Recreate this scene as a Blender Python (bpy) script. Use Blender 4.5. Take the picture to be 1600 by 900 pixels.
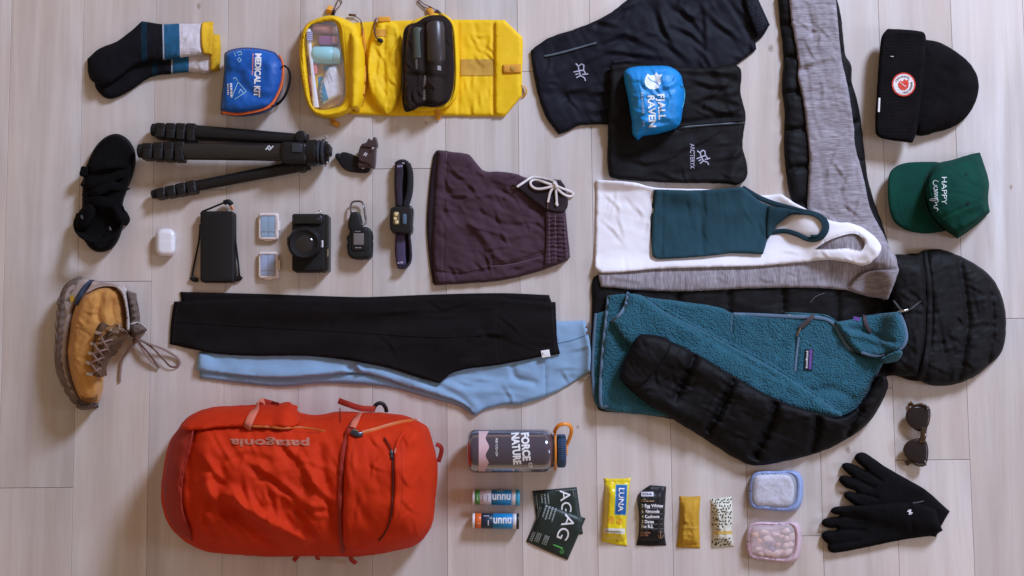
import bpy, bmesh, math, random
import numpy as np
from mathutils import Vector
from mathutils.geometry import delaunay_2d_cdt

for o in list(bpy.data.objects): bpy.data.objects.remove(o)
SC = bpy.context.scene; COL = SC.collection
random.seed(4); RNG = np.random.default_rng(7)

# ------------------------------------------------------------------ camera
S = 0.0013                      # metres on the floor per photo pixel (1600 px wide)
CD, TILT = 2.4, math.radians(5.0)
cam = bpy.data.cameras.new('camera'); camo = bpy.data.objects.new('camera', cam); COL.objects.link(camo)
camo.location = (0, -CD*math.sin(TILT), CD*math.cos(TILT)); camo.rotation_euler = (TILT, 0, 0)
cam.sensor_width = 36; cam.lens = 36*CD/(1600*S); cam.clip_end = 100; cam.clip_start = .05
SC.camera = camo
SC.render.resolution_x, SC.render.resolution_y = 1024, 576

# ------------------------------------------------------------------ light of the room
w = bpy.data.worlds.new('World'); SC.world = w; w.use_nodes = True
w.node_tree.nodes['Background'].inputs[0].default_value = (1.0, .73, .53, 1)
w.node_tree.nodes['Background'].inputs[1].default_value = .35
def window(name, loc, aim, sx, sy, power, col):
    l = bpy.data.lights.new(name, 'AREA'); l.shape = 'RECTANGLE'; l.size = sx; l.size_y = sy
    l.energy = power; l.color = col
    o = bpy.data.objects.new(name, l); COL.objects.link(o); o.location = loc
    o.rotation_euler = (Vector(aim)-Vector(loc)).to_track_quat('-Z', 'Y').to_euler()
window('window_light', (2.35, 3.1, 2.65), (-.1, 0, 0), .85, .95, 276, (.60, .72, 1.0))
window('side_window_light', (3.7, -.5, 2.1), (.4, -.3, 0), .9, 1.2, 40, (.63, .73, 1.0))
SC.view_settings.view_transform = 'Standard'; SC.view_settings.look = 'None'
SC.view_settings.exposure = -.06; SC.view_settings.gamma = 1

# ------------------------------------------------------------------ photo pixel + height -> point in the room
def P(px, py, z=0.0):
    px = np.asarray(px, float); py = np.asarray(py, float); z = np.asarray(z, float)
    a = (px-800)*S; b = (450-py)*S
    ry = CD*math.sin(TILT)+b*math.cos(TILT); rz = -CD*math.cos(TILT)+b*math.sin(TILT)
    t = (z-CD*math.cos(TILT))/rz
    return np.stack(np.broadcast_arrays(a*t, -CD*math.sin(TILT)+ry*t, z), -1)

# height of whatever already lies there (metres), so that cloth drapes over what is below
HS = 2; HX0, HY0 = -60, -80; HW, HH = 860, 530
HF = np.zeros((HH, HW))
def hf(px, py, F=None):
    F = HF if F is None else F
    x = np.clip((np.asarray(px, float)-HX0)/HS, 0, HW-1.001); y = np.clip((np.asarray(py, float)-HY0)/HS, 0, HH-1.001)
    i = x.astype(int); j = y.astype(int); u = x-i; v = y-j
    return (F[j, i]*(1-u)+F[j, i+1]*u)*(1-v)+(F[j+1, i]*(1-u)+F[j+1, i+1]*u)*v

# ------------------------------------------------------------------ noise
def _h(i, j, s):
    n = (i*374761393+j*668265263+s*1442695041) & 0xffffffff
    n = ((n ^ (n >> 13))*1274126177) & 0xffffffff
    return ((n ^ (n >> 16)) & 0xffff)/65535.0
def vn(x, y, s=0):
    x = np.asarray(x, float); y = np.asarray(y, float)
    i = np.floor(x).astype(np.int64); j = np.floor(y).astype(np.int64); u = x-i; v = y-j
    u = u*u*u*(u*(u*6-15)+10); v = v*v*v*(v*(v*6-15)+10)
    return (_h(i, j, s)*(1-u)+_h(i+1, j, s)*u)*(1-v)+(_h(i, j+1, s)*(1-u)+_h(i+1, j+1, s)*u)*v
def fbm(x, y, s=0, o=3):
    r = 0; a = .5
    for k in range(o): r = r+a*(vn(x*2**k+k*17.3, y*2**k, s+k)-.5); a *= .5
    return r
def wrk(ang, ln, wd, amp, seed=0, ridge=True):
    """folds running along direction ang (degrees, image), ln long and wd wide (px), amp metres"""
    c, s_ = math.cos(math.radians(ang)), math.sin(math.radians(ang))
    def f(x, y):
        wx = 14*fbm(x/60., y/60., seed+31, 2); wy = 14*fbm(x/60., y/60., seed+57, 2)
        u = (x+wx)*c+(y+wy)*s_; v = -(x+wx)*s_+(y+wy)*c
        n = vn(u/ln, v/wd, seed)*.65+vn(u/ln*2.1+5, v/wd*2.1, seed+1)*.35
        if ridge: n = 1.1-np.sqrt((2*n-1)**2+.03)
        return .62*amp*(n-.5)*2
    return f
def soft(sc, amp, seed=0, o=3): return lambda x, y: amp*2*fbm(x/sc, y/sc, seed, o)
def pdist(x, y, pts):
    d = np.full(np.shape(x), 1e9)
    for (ax, ay), (bx, by) in zip(pts[:-1], pts[1:]):
        dx, dy = bx-ax, by-ay; L = dx*dx+dy*dy+1e-9
        t = np.clip(((x-ax)*dx+(y-ay)*dy)/L, 0, 1)
        d = np.minimum(d, (x-ax-t*dx)**2+(y-ay-t*dy)**2)
    return np.sqrt(d)
def crease(pts, wd, amp):
    pts = [tuple(p) for p in spline(pts, 6, False)] if len(pts) > 2 else pts
    return lambda x, y: amp*np.exp(-(pdist(x, y, pts)/wd)**2)
def crisp(n, box, ln, amp, wd, seed, ang, spread=25):
    """sharp little folds: short bent ridges with a hollow beside each"""
    r = random.Random(seed); fs = []
    for _ in range(n):
        x, y = r.uniform(box[0], box[2]), r.uniform(box[1], box[3]); a = math.radians(ang+r.uniform(-spread, spread)); l = r.uniform(.5, 1.)*ln
        b = a+math.radians(r.uniform(-28, 28)); p0 = (x, y); p1 = (x+l*.5*math.cos(a), y+l*.5*math.sin(a)); p2 = (p1[0]+l*.5*math.cos(b), p1[1]+l*.5*math.sin(b))
        k = r.uniform(.5, 1.)*amp; o = (-math.sin(a)*wd*1.3, math.cos(a)*wd*1.3)
        def f(X, Y, p0=p0, p1=p1, p2=p2, k=k, o=o, l=l):
            X = np.asarray(X, float); z = np.zeros(X.shape); m = (np.abs(X-p1[0]) < l+5*wd) & (np.abs(Y-p1[1]) < l+5*wd)
            if m.any():
                x_, y_ = X[m], np.asarray(Y, float)[m]; fade = np.exp(-(((x_-p1[0])**2+(y_-p1[1])**2)/(l*.42)**2))
                z[m] = k*fade*(np.exp(-(pdist(x_, y_, [p0, p1, p2])/wd)**2)-.8*np.exp(-(pdist(x_-o[0], y_-o[1], [p0, p1, p2])/(wd*1.2))**2))
            return z
        fs.append(f)
    return lambda X, Y: sum(f(X, Y) for f in fs)
def pucker(ls, wd, amp, ang, seed=1):
    """stitched channels pulled in, with gathers running off both sides"""
    c, s_ = math.cos(math.radians(ang)), math.sin(math.radians(ang)); L = [[tuple(p) for p in spline(l, 6, False)] for l in ls]
    def f(x, y):
        d = np.min([pdist(x, y, l) for l in L], 0); u = x*c+y*s_; v = -x*s_+y*c
        n = vn(u/20., v/4.2, seed)-.5
        return -amp*np.exp(-(d/wd)**2)-amp*.35*np.exp(-(d/1.6)**2)+amp*.62*n*np.exp(-(d/13.)**2)
    return f
def add(*fs): return lambda x, y: sum(f(x, y) for f in fs)

# ------------------------------------------------------------------ outlines
def spline(pts, res=3, closed=True):
    """smooth curve through points; a third entry 1 makes a corner"""
    n = len(pts); q = [np.array(p[:2], float) for p in pts]; k = [len(p) > 2 and p[2] for p in pts]; out = []
    for i in range(n if closed else n-1):
        j = (i+1) % n; a, b = q[i], q[j]; L = np.linalg.norm(b-a)
        if L < 1e-6: continue
        def tan(m, other):
            if k[m] or (not closed and m in (0, n-1)): return (b-a)
            t = q[(m+1) % n]-q[m-1]; return t/(np.linalg.norm(t)+1e-9)*L
        ta, tb = tan(i, j), tan(j, i); c = max(1, int(math.ceil(L/res)))
        for s_ in range(c):
            t = s_/c; t2, t3 = t*t, t*t*t
            out.append((2*t3-3*t2+1)*a+(t3-2*t2+t)*ta+(-2*t3+3*t2)*b+(t3-t2)*tb)
    if not closed: out.append(q[-1])
    return np.array(out)
def rrect(cx, cy, w_, h_, r, rot=0, n=5):
    pts = []
    for (sx, sy, a0) in ((1, 1, 0), (-1, 1, 90), (-1, -1, 180), (1, -1, 270)):
        for i in range(n+1):
            a = math.radians(a0+90*i/n); pts.append((sx*(w_/2-r)+r*math.cos(a), sy*(h_/2-r)+r*math.sin(a)))
    c, s_ = math.cos(math.radians(rot)), math.sin(math.radians(rot))
    return np.array([(cx+x*c-y*s_, cy+x*s_+y*c) for x, y in pts])
def circ(cx, cy, r, n=28, ry=None):
    ry = ry or r
    return np.array([(cx+r*math.cos(2*math.pi*i/n), cy+ry*math.sin(2*math.pi*i/n)) for i in range(n)])
def inside(poly, X, Y):
    r = np.zeros(X.shape, bool); n = len(poly)
    for i in range(n):
        ax, ay = poly[i]; bx, by = poly[(i+1) % n]
        if ay == by: continue
        c = ((ay > Y) != (by > Y)) & (X < (bx-ax)*(Y-ay)/(by-ay)+ax); r ^= c
    return r
def bdist(polys, X, Y, cap=1e9):
    d = np.full(X.shape, 1e18)
    for poly in polys:
        n = len(poly)
        for i in range(n):
            ax, ay = poly[i]; bx, by = poly[(i+1) % n]; dx, dy = bx-ax, by-ay; L = dx*dx+dy*dy+1e-9
            t = np.clip(((X-ax)*dx+(Y-ay)*dy)/L, 0, 1); d = np.minimum(d, (X-ax-t*dx)**2+(Y-ay-t*dy)**2)
    return np.sqrt(d)
def ccw(poly):
    x, y = poly[:, 0], poly[:, 1]
    return poly if np.sum(x*np.roll(y, -1)-y*np.roll(x, -1)) < 0 else poly[::-1]   # counter-clockwise seen from above
def inset(poly, d):
    t = np.roll(poly, -1, 0)-np.roll(poly, 1, 0); t /= np.linalg.norm(t, axis=1)[:, None]+1e-9
    return poly+np.stack([t[:, 1], -t[:, 0]], 1)*-d if False else poly+np.stack([t[:, 1], -t[:, 0]], 1)*d*-1

# ------------------------------------------------------------------ objects
from mathutils.bvhtree import BVHTree
SURF = {}; BVH = {}
def top(o):
    while o.parent: o = o.parent
    return o
def surf(root, V, F): root = top(root); SURF.setdefault(root.name, []).append((np.asarray(V, float), [tuple(map(int, f)) for f in F]))
def on_surface(root, px, py, eps):
    """points lying eps above the thing's own surface, under the given photo pixels"""
    root = top(root); L = SURF.get(root.name)
    if not L: return P(px, py, hf(px, py)+eps)
    c = BVH.get(root.name)
    if c is None or c[0] != len(L):
        V = []; F = []
        for v, f in L: n = len(V); V += v.tolist(); F += [tuple(i+n for i in q) for q in f]
        c = (len(L), BVHTree.FromPolygons(V, F)); BVH[root.name] = c
    o = Vector(camo.location); out = P(px, py, hf(px, py)+eps); far = P(px, py, 0.)
    for i, w_ in enumerate(far):
        d = (Vector(w_)-o).normalized(); h = c[1].ray_cast(o, d)
        if h[0] is not None: out[i] = h[0]-d*eps
    return out

ORG = {}
def tag(o, label, cat, group=None):
    o['label'] = label; o['category'] = cat
    if group: o['group'] = group
def thing(name, label, cat, at, group=None, z=None):
    o = bpy.data.objects.new(name, None); COL.objects.link(o); o.empty_display_size = .02
    loc = P(at[0], at[1], 0 if z is None else z); o.location = loc; ORG[o.name] = loc; tag(o, label, cat, group); return o
def mk(name, V, F, mats, parent, midx=None, smooth=True, sharp=None, label=None):
    V = np.asarray(V, float); org = ORG[parent.name] if parent else V.mean(0)*[1, 1, 0]
    me = bpy.data.meshes.new(name); me.from_pydata((V-org).tolist(), [], [list(map(int, f)) for f in F])
    for m in (mats if isinstance(mats, (list, tuple)) else [mats]): me.materials.append(m)
    if midx is not None: me.polygons.foreach_set('material_index', np.asarray(midx, np.int32))
    me.polygons.foreach_set('use_smooth', [smooth]*len(me.polygons)); me.update()
    if sharp: me.set_sharp_from_angle(angle=math.radians(sharp))
    o = bpy.data.objects.new(name, me); COL.objects.link(o); ORG[o.name] = org
    if parent: o.parent = parent
    else: o.location = org
    if label: o['label'] = label
    return o

def boxblur(A, r):
    if r < 1: return A
    for ax in (0, 1):
        for _ in range(2):
            p = np.pad(A, [(r+1, r) if a == ax else (0, 0) for a in (0, 1)], mode='edge'); c = np.cumsum(p, ax)
            n = A.shape[ax]; i1 = np.arange(2*r+1, 2*r+1+n); i0 = np.arange(0, n)
            A = (np.take(c, i1, ax)-np.take(c, i0, ax))/(2*r+1)
    return A
def maxf(A, r):
    for ax in (0, 1):
        B = A.copy()
        for k in range(1, r+1):
            B = np.maximum(B, np.roll(A, k, ax)); B = np.maximum(B, np.roll(A, -k, ax))
        A = B
    return A

def sheet(root, name, mat, pts, h=.006, R=6, base=None, drape=6, edge=.35, p=2., bump=None, fade=5, res=4, holes=(),
          mats=None, update=True, wob=0., raw=False, label=None, ring=.5, lift=.0006, smooth=True, seed=1, jit=.25, cuts=(), solid=True):
    """soft or rounded body over an outline: profile rising from its rim, folds, a skirt down to what it lies on"""
    B = np.asarray(pts, float) if raw else spline(pts, res)
    if wob: B = B+np.stack([fbm(B[:, 0]/9., B[:, 1]/9., seed, 2), fbm(B[:, 0]/9.+40, B[:, 1]/9., seed+3, 2)], 1)*wob*2
    B = ccw(B); Hs = [ccw(np.asarray(q, float) if raw else spline(q, res)) for q in holes]; polys = [B]+Hs
    x0, y0 = B.min(0); x1, y1 = B.max(0)
    i0 = max(0, int((x0-HX0)/HS)-12); i1 = min(HW, int((x1-HX0)/HS)+13); j0 = max(0, int((y0-HY0)/HS)-12); j1 = min(HH, int((y1-HY0)/HS)+13)
    G = HF[j0:j1, i0:i1].copy()
    if base is None:
        D = np.maximum(G, boxblur(maxf(G, drape//2), max(1, drape//2))) if drape else G
        full = HF.copy(); full[j0:j1, i0:i1] = D
        bs = lambda X, Y: hf(X, Y, full)+lift
    elif callable(base): bs = base
    else: bs = lambda X, Y: np.full(np.shape(X), float(base))
    cp = [q[::2] if len(q) > 80 else q for q in polys]
    def top(X, Y, d):
        t = np.clip(d/R, 0, 1); z = bs(X, Y)+h*(edge+(1-edge)*(1-(1-t)**p)**(1/p))
        if bump: z = z+bump(X, Y)*np.clip(d/fade, 0, 1)
        return z
    # interior points
    gx, gy = np.meshgrid(np.arange(x0+res/2, x1, res), np.arange(y0+res/2, y1, res*.87))
    gx = gx+(np.arange(gx.shape[0])[:, None] % 2)*res/2
    gx = gx+RNG.uniform(-jit, jit, gx.shape)*res; gy = gy+RNG.uniform(-jit, jit, gy.shape)*res
    X, Y = gx.ravel(), gy.ravel(); m = inside(B, X, Y)
    for q in Hs: m &= ~inside(q, X, Y)
    X, Y = X[m], Y[m]; d = bdist(polys, X, Y) if len(X) else np.zeros(0); m = d > res*.45; X, Y, d = X[m], Y[m], d[m]
    # extra rings near the rim give a rounded edge
    loops = []; VX = []; n0 = 0; cons = []
    for q in polys:
        n = len(q); VX.append(q); cons += [(n0+i, n0+(i+1) % n) for i in range(n)]; loops.append((n0, n)); n0 += n
    ex = []; ed_ = []; nn = n0
    for c in cuts:
        c = spline(c, res, False) if len(c) > 2 else np.stack([np.linspace(c[0][k], c[1][k], max(3, int(math.dist(c[0], c[1])/res))) for k in (0, 1)], 1)
        cd = bdist(polys, c[:, 0], c[:, 1]); m = inside(B, c[:, 0], c[:, 1]) & (cd > .4); c, cd = c[m], cd[m]
        if len(c) < 2: continue
        km = np.min(np.hypot(X[:, None]-c[None, :, 0], Y[:, None]-c[None, :, 1]), 1) > res*.55; X, Y, d = X[km], Y[km], d[km]
        cons += [(nn+i, nn+i+1) for i in range(len(c)-1)]; ex.append(c); ed_.append(cd); nn += len(c)
    allp = np.concatenate(VX+ex+[np.stack([X, Y], 1)])
    vo, eo, fo, ov, oe, of = delaunay_2d_cdt([Vector(p_) for p_ in allp.tolist()], cons, [], 0, 1e-5)
    vo = np.array([tuple(v) for v in vo]); F = np.array(fo)
    c = vo[F].mean(1); m = inside(B, c[:, 0], c[:, 1])
    for q in Hs: m &= ~inside(q, c[:, 0], c[:, 1])
    F = F[m]
    # map to input ids
    dd = np.zeros(len(vo)); idx = [l[0] if l else -1 for l in ov]; back = {}
    alld = np.concatenate([np.zeros(n0)]+ed_+[d])
    for k_, i in enumerate(idx):
        if i >= 0: dd[k_] = alld[i]
        for s_ in (ov[k_] if ov[k_] else []): back[s_] = k_
    # y is down in the photo: CCW in (x, y-down) must be flipped to face up
    a = vo[F[:, 1]]-vo[F[:, 0]]; b = vo[F[:, 2]]-vo[F[:, 0]]; up = a[:, 0]*b[:, 1]-a[:, 1]*b[:, 0]
    F[up > 0] = F[up > 0][:, ::-1]
    z = top(vo[:, 0], vo[:, 1], dd); V = P(vo[:, 0], vo[:, 1], z); faces = [tuple(f) for f in F]
    V = list(map(tuple, V)); fpx = [tuple(vo[f].mean(0)) for f in F] if mats else None
    for (s0, n) in loops:
        q = allp[s0:s0+n]; t = np.roll(q, -1, 0)-np.roll(q, 1, 0); t /= np.linalg.norm(t, axis=1)[:, None]+1e-9
        inw = np.stack([-t[:, 1], t[:, 0]], 1)            # towards the cloth
        tp = inside(B, *(q+inw*.6).T)
        if tp.mean() < .5 and s0 == 0: inw = -inw
        if s0 > 0 and inside(polys[[l[0] for l in loops].index(s0)], *(q+inw*.6).T).mean() > .5: inw = -inw
        zt = top(q[:, 0], q[:, 1], np.zeros(n)); gr = (hf(q[:, 0], q[:, 1]) if base is None else bs(q[:, 0], q[:, 1]))
        gr = np.minimum(gr, zt-.0003); ids = [back[s0+i] for i in range(n)]
        r1 = len(V); w1 = P(q[:, 0], q[:, 1], zt); sh = np.zeros((n, 3)); k = h*edge*.5/S*ring*2
        q1 = q+inw*k*.15; q2 = q+inw*k
        a1 = P(q1[:, 0], q1[:, 1], zt); a1[:, 2] = gr+(zt-gr)*.5; a2 = P(q2[:, 0], q2[:, 1], zt); a2[:, 2] = gr
        V += list(map(tuple, a1)); r2 = len(V); V += list(map(tuple, a2))
        for i in range(n):
            j = (i+1) % n
            faces.append((ids[j], ids[i], r1+i, r1+j)); faces.append((r1+j, r1+i, r2+i, r2+j))
            if mats: fpx += [tuple(q[i])]*2
    mi = None; ml = mat
    if mats:
        ml = [mat]+[m_ for m_, _ in mats]; A = np.array(fpx); mi = np.zeros(len(A), int)
        for k_, (_, fn) in enumerate(mats): mi[fn(A[:, 0], A[:, 1])] = k_+1
    o = mk(name, V, faces, ml, root, mi, smooth=smooth, label=label)
    if root and solid: surf(root, V, faces)
    if update:
        jj, ii = np.meshgrid(np.arange(j0, j1), np.arange(i0, i1), indexing='ij'); RX = ii*HS+HX0; RY = jj*HS+HY0
        m = inside(B, RX, RY)
        for q in Hs: m &= ~inside(q, RX, RY)
        if m.any():
            rx, ry = RX[m].astype(float), RY[m].astype(float); rd = bdist(cp, rx, ry)
            HF[jj[m], ii[m]] = np.maximum(HF[jj[m], ii[m]], top(rx, ry, rd))
    return o

def prism(root, name, mat, pts, z0, z1, bev=1.2, steps=3, res=4, raw=False, update=True, label=None, dome=0., hole=None, sharp=50):
    """hard body: outline, straight sides, rounded upper edge (bev in px)"""
    B = ccw(np.asarray(pts, float) if raw else spline(pts, res)); n = len(B)
    c = B.mean(0); V = []; F = []; rings = []
    def ringv(q, z): s0 = len(V); V.extend(map(tuple, P(q[:, 0], q[:, 1], z))); rings.append(s0)
    bm = min(bev*S, (z1-z0)*.95)
    w0 = P(B[:, 0], B[:, 1], z1-bm); b0 = w0.copy(); b0[:, 2] = z0; rings.append(0); V.extend(map(tuple, b0))
    t = np.roll(B, -1, 0)-np.roll(B, 1, 0); t /= np.linalg.norm(t, axis=1)[:, None]+1e-9
    inw = np.stack([-t[:, 1], t[:, 0]], 1)
    if inside(B, *(B+inw*.4).T).mean() < .5: inw = -inw
    for k in range(steps+1):
        a = math.pi/2*k/steps; q = B+inw*bev*(1-math.cos(a)); ringv(q, z1-bm+bm*math.sin(a))
    q = B+inw*bev
    for a_, b_ in zip(rings[:-1], rings[1:]):
        for i in range(n):
            j = (i+1) % n; F.append((a_+j, a_+i, b_+i, b_+j)[::-1])
    if dome:
        qq = q
        for f in (.75, .5, .25):
            q2 = c+(q-c)*f; s0 = len(V); V.extend(map(tuple, P(q2[:, 0], q2[:, 1], z1+dome*(1-f*f))))
            a_ = rings[-1]
            for i in range(n): j = (i+1) % n; F.append((a_+i, a_+j, s0+j, s0+i))
            rings.append(s0)
        V.append(tuple(P(c[0], c[1], z1+dome))); e = len(V)-1; a_ = rings[-1]
        for i in range(n): F.append((a_+i, a_+(i+1) % n, e))
    else: F.append(tuple(rings[-1]+i for i in range(n)))
    F.append(tuple(range(n))[::-1])
    # orient outward
    bmh = bmesh.new(); vs = [bmh.verts.new(v) for v in V]
    for f in F:
        try: bmh.faces.new([vs[i] for i in f])
        except ValueError: pass
    bmesh.ops.recalc_face_normals(bmh, faces=bmh.faces); bmh.verts.index_update()
    F = [[v.index for v in f.verts] for f in bmh.faces]; bmh.free()
    o = mk(name, V, F, mat, root, sharp=sharp, label=label); surf(root, V, F)
    if update: raster(B, lambda X, Y: np.full(X.shape, z1+dome*.6))
    return o
def raster(B, zf):
    x0, y0 = B.min(0); x1, y1 = B.max(0)
    i0 = max(0, int((x0-HX0)/HS)); i1 = min(HW, int((x1-HX0)/HS)+2); j0 = max(0, int((y0-HY0)/HS)); j1 = min(HH, int((y1-HY0)/HS)+2)
    jj, ii = np.meshgrid(np.arange(j0, j1), np.arange(i0, i1), indexing='ij'); RX = ii*HS+HX0+0.; RY = jj*HS+HY0+0.
    m = inside(B, RX, RY)
    if m.any(): HF[jj[m], ii[m]] = np.maximum(HF[jj[m], ii[m]], zf(RX[m], RY[m]))

def sweep(root, name, mat, pts, wd, th=None, absz=False, res=4, seg=8, turn=0., closed=False, label=None, taper=None, flat=True, sharp=None):
    """cord (th None: round, wd = diameter px) or strap (wd wide, th thick, px); points (px, py, height above what lies there)"""
    A = spline([p[:2] for p in pts], res, closed); src = np.array([p[:2] for p in pts], float)
    k = np.concatenate([[0], np.cumsum(np.linalg.norm(np.diff(np.concatenate([src, src[:1]]) if closed else src, axis=0), axis=1))])
    L = np.concatenate([[0], np.cumsum(np.linalg.norm(np.diff(A, axis=0), axis=1))]); tot = L[-1] if not closed else L[-1]+np.linalg.norm(A[0]-A[-1])
    zz = np.array([p[2] for p in pts]+([pts[0][2]] if closed else [])); dz = np.interp(L/tot, k/k[-1], zz)
    z = dz if absz else hf(A[:, 0], A[:, 1])+dz
    if not absz and len(z) > 4:
        zs = np.convolve(np.pad(z, 1, mode='edge'), [.25, .5, .25], 'valid'); z = np.maximum(z, zs)
    C = P(A[:, 0], A[:, 1], z); n = len(C)
    T = np.gradient(C, axis=0) if not closed else np.roll(C, -1, 0)-np.roll(C, 1, 0); T /= np.linalg.norm(T, axis=1)[:, None]+1e-12
    N = np.cross(T, [0, 0, 1.]); nl = np.linalg.norm(N, axis=1)[:, None]; N = np.where(nl > 1e-4, N/(nl+1e-12), [1, 0, 0]); U = np.cross(N, T)
    V = []; F = []
    tu = np.interp(np.linspace(0, 1, n), np.linspace(0, 1, len(turn)), turn) if isinstance(turn, (list, tuple)) else np.full(n, turn)
    tp = np.ones(n) if taper is None else np.interp(np.linspace(0, 1, n), np.linspace(0, 1, len(taper)), taper)
    if th is None: prof = [(math.cos(2*math.pi*i/seg)*wd/2*S, math.sin(2*math.pi*i/seg)*wd/2*S) for i in range(seg)]
    else:
        a, b = wd/2*S, th/2*S; e = min(a, b)*.5; prof = [(a, -b+e), (a, b-e), (a-e, b), (-a+e, b), (-a, b-e), (-a, -b+e), (-a+e, -b), (a-e, -b)]
    m = len(prof)
    for i in range(n):
        ct, st = math.cos(math.radians(tu[i])), math.sin(math.radians(tu[i]))
        for (x, y) in prof:
            x *= tp[i]; y *= tp[i] if th is None else 1; V.append(C[i]+N[i]*(x*ct-y*st)+U[i]*(x*st+y*ct))
    for i in range(n if closed else n-1):
        for j in range(m):
            a_, b_ = i*m+j, i*m+(j+1) % m; i2 = (i+1) % n; F.append((a_, b_, i2*m+(j+1) % m, i2*m+j))
    if not closed: F.append(tuple(range(m))[::-1]); F.append(tuple((n-1)*m+j for j in range(m)))
    F = [f[::-1] for f in F]
    return mk(name, V, F, mat, root, sharp=sharp or (None if th is None else 50), label=label)

def lathe(root, name, mat, a, b, prof, zc, seg=32, update=True, absr=False, cap=True, label=None, sharp=40, squash=1.):
    """turned body lying down: axis from pixel a to pixel b at height zc, profile [(px along, px radius)]"""
    A = P(a[0], a[1], zc); Bw = P(b[0], b[1], zc); d = Bw-A; L = np.linalg.norm(d); d = d/L; sc = L/math.hypot(b[0]-a[0], b[1]-a[1])
    s_ = np.cross([0, 0, 1.], d); s_ /= np.linalg.norm(s_); u = np.cross(d, s_); V = []; F = []
    for (t, r) in prof:
        for i in range(seg):
            an = 2*math.pi*i/seg; V.append(A+d*t*sc+(s_*math.cos(an)+u*math.sin(an)*squash)*r*sc)
    for k in range(len(prof)-1):
        for i in range(seg): j = (i+1) % seg; F.append((k*seg+i, k*seg+j, (k+1)*seg+j, (k+1)*seg+i))
    if cap: F.append(tuple(range(seg))); F.append(tuple((len(prof)-1)*seg+i for i in range(seg))[::-1])
    F = [f[::-1] for f in F]
    o = mk(name, V, F, mat, root, sharp=sharp, label=label); surf(root, V, F)
    if update:
        dx, dy = np.array(b, float)-np.array(a, float); q = math.hypot(dx, dy); dx /= q; dy /= q
        rm = max(r for _, r in prof); t0, t1 = prof[0][0], prof[-1][0]; nx, ny = -dy, dx
        poly = np.array([(a[0]+dx*t+nx*v, a[1]+dy*t+ny*v) for t, v in ((t0, -rm), (t1, -rm), (t1, rm), (t0, rm))])
        ts = [t for t, _ in prof]; rs = [r for _, r in prof]
        def zf(X, Y):
            t = (X-a[0])*dx+(Y-a[1])*dy; v = (X-a[0])*nx+(Y-a[1])*ny; r = np.interp(t, ts, rs)
            return zc+np.sqrt(np.maximum(r*r-v*v, 0))*sc*squash
        raster(poly, zf)
    return o

def drapemesh(V2, F, thr=4.):
    bm = bmesh.new(); vs = [bm.verts.new((x, y, 0)) for x, y in V2]
    for f in F:
        try: bm.faces.new([vs[i] for i in f])
        except ValueError: pass
    bmesh.ops.triangulate(bm, faces=bm.faces)
    for _ in range(5):
        e = [q for q in bm.edges if q.calc_length() > thr]
        if not e: break
        bmesh.ops.subdivide_edges(bm, edges=e, cuts=1); bmesh.ops.triangulate(bm, faces=bm.faces)
    bm.verts.index_update(); V = np.array([v.co[:2] for v in bm.verts]); F = [[v.index for v in f.verts] for f in bm.faces]; bm.free()
    F2 = []
    for f in F:
        a, b, c = V[f[0]], V[f[1]], V[f[2]]
        F2.append(f if (b[0]-a[0])*(c[1]-a[1])-(b[1]-a[1])*(c[0]-a[0]) < 0 else f[::-1])
    return V, F2
def text(root, s, mat, cx, cy, ang, cap, eps=.0006, width=None, bold=0., thr=4., shear=0., z=None, name='lettering', space=1., upw=None):
    cu = bpy.data.curves.new('t', 'FONT'); cu.body = s; cu.size = 1; cu.align_x = 'CENTER'; cu.offset = bold; cu.resolution_u = 3; cu.space_character = space; cu.shear = shear
    cu.space_line = .8
    o = bpy.data.objects.new('t', cu); COL.objects.link(o); dg = bpy.context.evaluated_depsgraph_get(); me = bpy.data.meshes.new_from_object(o.evaluated_get(dg))
    V = np.array([v.co[:2] for v in me.vertices]); F = [list(p.vertices) for p in me.polygons]
    bpy.data.objects.remove(o); bpy.data.curves.remove(cu); bpy.data.meshes.remove(me)
    lo, hi = V.min(0), V.max(0); V = V-(lo+hi)/2; capu = .73 if upw is None else hi[1]-lo[1]
    sy = cap/capu; sx = sy if width is None else width/(hi[0]-lo[0]); V = V*[sx, sy]
    a = math.radians(ang); d = np.array([math.cos(a), math.sin(a)]); u = np.array([math.sin(a), -math.cos(a)])
    Q = np.array([cx, cy])+V[:, :1]*d+V[:, 1:]*u; Q, F = drapemesh(Q, F, thr)
    return mk(name, on_surface(root, Q[:, 0], Q[:, 1], eps), F, mat, root)
def patch(root, name, mat, polys, eps=.0006, thr=5., raw=True, z=None, label=None):
    """flat print or thin piece lying on what is below; a list of polygons joined into one mesh"""
    V2 = []; F = []
    for q in polys:
        q = np.asarray(q, float); n = len(q); vs, _, fs, _, _, _ = delaunay_2d_cdt([Vector(p_) for p_ in q.tolist()], [(i, (i+1) % n) for i in range(n)], [], 1, 1e-5)
        s0 = len(V2); V2 += [tuple(v) for v in vs]; F += [[s0+i for i in f] for f in fs]
    Q, F = drapemesh(V2, F, thr); return mk(name, on_surface(root, Q[:, 0], Q[:, 1], eps), F, mat, root, label=label)
def bar(x0, y0, x1, y1, w_):
    d = np.array([x1-x0, y1-y0], float); d /= np.linalg.norm(d); n = np.array([-d[1], d[0]])*w_/2
    a, b = np.array([x0, y0]), np.array([x1, y1]); return [a+n, b+n, b-n, a-n]
def rect(x0, y0, x1, y1): return [(x0, y0), (x1, y0), (x1, y1), (x0, y1)]
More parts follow.
